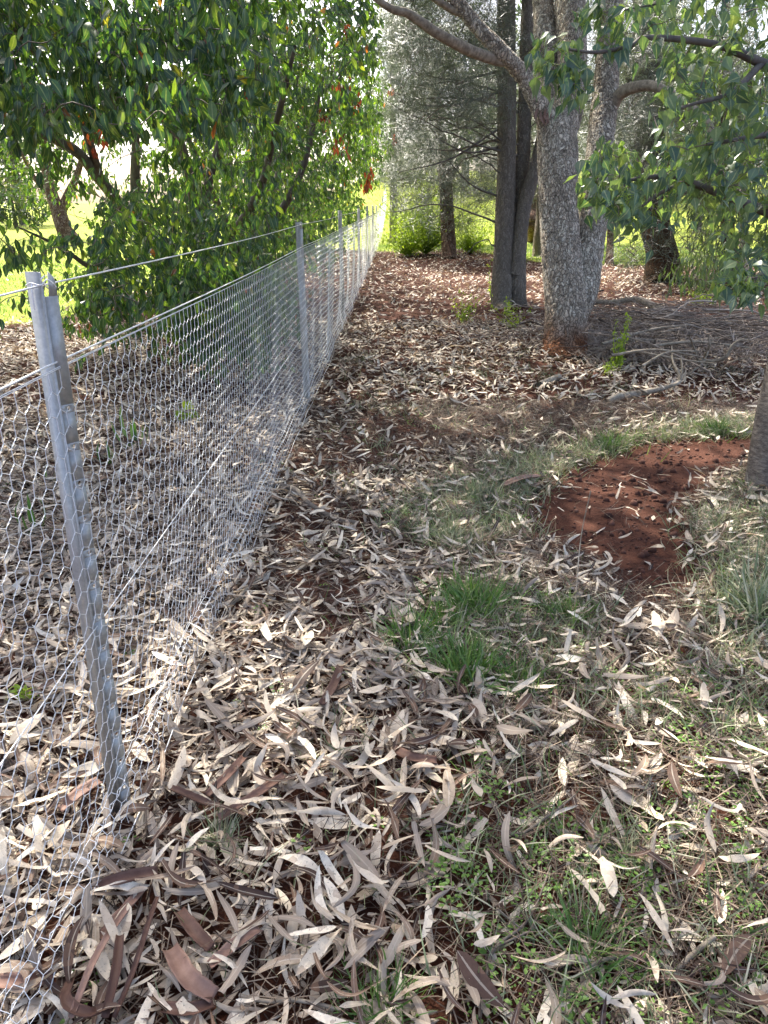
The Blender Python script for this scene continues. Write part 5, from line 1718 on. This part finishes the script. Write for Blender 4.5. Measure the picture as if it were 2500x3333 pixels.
def strip(pts, wd, curl, label, rnd, name='bark_strip', cat='bark', twist=0.0):
    """Shed bark: a curled strip along a path on the litter. pts: photo pixels and lift."""
    P = np.array([[*ground_at(px, py, up)] for px, py, up in pts])
    P[:, 2] += gh(P[:, 0], P[:, 1]) + 0.03
    n = 18
    Q = spline(P, n)
    T = np.gradient(Q, axis=0)
    T /= np.linalg.norm(T, axis=1)[:, None]
    X = np.cross(T, [0, 0, 1.0])
    X /= np.linalg.norm(X, axis=1)[:, None]
    Z = np.cross(X, T)
    tw = twist * np.linspace(-0.5, 0.5, n)
    X, Z = X * np.cos(tw)[:, None] + Z * np.sin(tw)[:, None], Z * np.cos(tw)[:, None] - X * np.sin(tw)[:, None]
    na = 6
    u = np.linspace(-1, 1, na + 1)
    rg = np.random.default_rng(int(rnd * 1000))
    w = wd / 2 * (0.55 + 0.45 * np.sin(np.pi * np.linspace(0.08, 0.9, n)) ** 0.5) * (1 + 0.04 * rg.normal(size=n))
    lay = []
    for th in (0.0, 0.0022):
        lx = w[:, None] * np.sin(curl * u)[None] / abs(curl)
        lz = w[:, None] * (1 - np.cos(curl * u))[None] / curl + th
        lay.append(Q[:, None] + lx[..., None] * X[:, None] + lz[..., None] * Z[:, None])
    i = np.arange(n - 1)[:, None] * (na + 1)
    j = np.arange(na)[None]
    Fq = np.stack([i + j, i + j + 1, i + na + 1 + j + 1, i + na + 1 + j], -1).reshape(-1, 4)
    m = n * (na + 1)
    V = np.concatenate([l.reshape(-1, 3) for l in lay])
    rim = list(range(na + 1)) + [k * (na + 1) + na for k in range(1, n)] + [(n - 1) * (na + 1) + k for k in range(na - 1, -1, -1)] + [k * (na + 1) for k in range(n - 2, 0, -1)]
    E = np.array([(a, b_, b_ + m, a + m) for a, b_ in zip(rim, rim[1:] + rim[:1])])
    A = np.zeros_like(V)
    A[:, 2] = rnd
    b = Bag()
    b.add(V, np.concatenate([Fq[:, ::-1], Fq + m, E]), A)
    return tag(obj(name, b.mesh(name), M['bark_strip']), label, cat, 'shed bark on the litter')


strip([(240, 3345, 0.05), (300, 3190, 0.06), (360, 3080, 0.05), (430, 2980, 0.03)], 0.020, 1.2, 'leftmost long curled bark ribbon in the near corner', 0.55)
strip([(250, 3200, 0.02), (225, 3290, 0.05), (290, 3335, 0.05), (360, 3320, 0.03)], 0.028, 1.0, 'bark ribbon bent into a hook at the bottom edge', 0.5, twist=1.0)
strip([(350, 3345, 0.04), (385, 3200, 0.06), (398, 3080, 0.05)], 0.026, 1.3, 'broad upright bark ribbon with a pale ridge', 0.62)
strip([(380, 3345, 0.03), (440, 3200, 0.05), (495, 3030, 0.06), (520, 2960, 0.05)], 0.016, 1.4, 'thin reddish bark ribbon leaning to the litter', 0.7)
strip([(300, 3120, 0.02), (390, 3020, 0.03), (480, 2920, 0.02)], 0.026, 0.8, 'dark bark strip lying under the ribbons', 0.15)
strip([(560, 3130, 0.02), (620, 3230, 0.04), (700, 3290, 0.02)], 0.048, 1.0, 'widest dark brown bark plate near the bottom edge', 0.2)
strip([(590, 3010, 0.02), (640, 3080, 0.03), (690, 3135, 0.02)], 0.034, 0.9, 'dark leathery bark flake above the widest plate', 0.08)
strip([(315, 2930, 0.03), (400, 2905, 0.04), (520, 2885, 0.03)], 0.05, 1.6, 'rolled tube of brown bark beside the netting', 0.45)
strip([(720, 2710, 0.02), (830, 2640, 0.03), (930, 2570, 0.02)], 0.034, 1.2, 'pinkish bark slab pointing up the path', 0.85)
strip([(680, 2630, 0.02), (740, 2570, 0.03), (800, 2500, 0.02)], 0.034, 1.2, 'brown bark slab beside the pinkish one', 0.5)
strip([(1050, 2330, 0.02), (1085, 2270, 0.03), (1110, 2200, 0.02)], 0.035, 0.9, 'upright reddish bark piece in the deep litter', 0.6)
strip([(690, 3190, 0.02), (770, 3130, 0.03), (850, 3080, 0.02)], 0.032, 1.0, 'reddish torn bark flake right of the dark flakes', 0.6)
strip([(540, 3320, 0.02), (620, 3330, 0.03), (700, 3310, 0.02)], 0.034, 1.1, 'curved reddish bark plate on the bottom edge', 0.65)
strip([(1280, 2490, 0.02), (1340, 2520, 0.03), (1420, 2530, 0.02)], 0.04, 0.9, 'purplish bark flake at the border of leaves and weeds', 0.35)
strip([(560, 2600, 0.03), (640, 2640, 0.03), (680, 2660, 0.03)], 0.03, 1.3, 'rolled brown bark bit close to the picket foot', 0.4)
strip([(200, 2650, 0.02), (260, 2600, 0.03), (330, 2560, 0.02)], 0.045, 1.0, 'brown bark curl behind the netting beside the picket', 0.4)
strip([(0, 3230, 0.03), (90, 3235, 0.03), (180, 3215, 0.03)], 0.05, 1.3, 'long brown bark roll under the netting in the corner', 0.3)
strip([(1640, 1590, 0.02), (1700, 1570, 0.03), (1760, 1560, 0.02)], 0.06, 0.9, 'reddish bark sliver at the edge of the bare soil', 0.7)
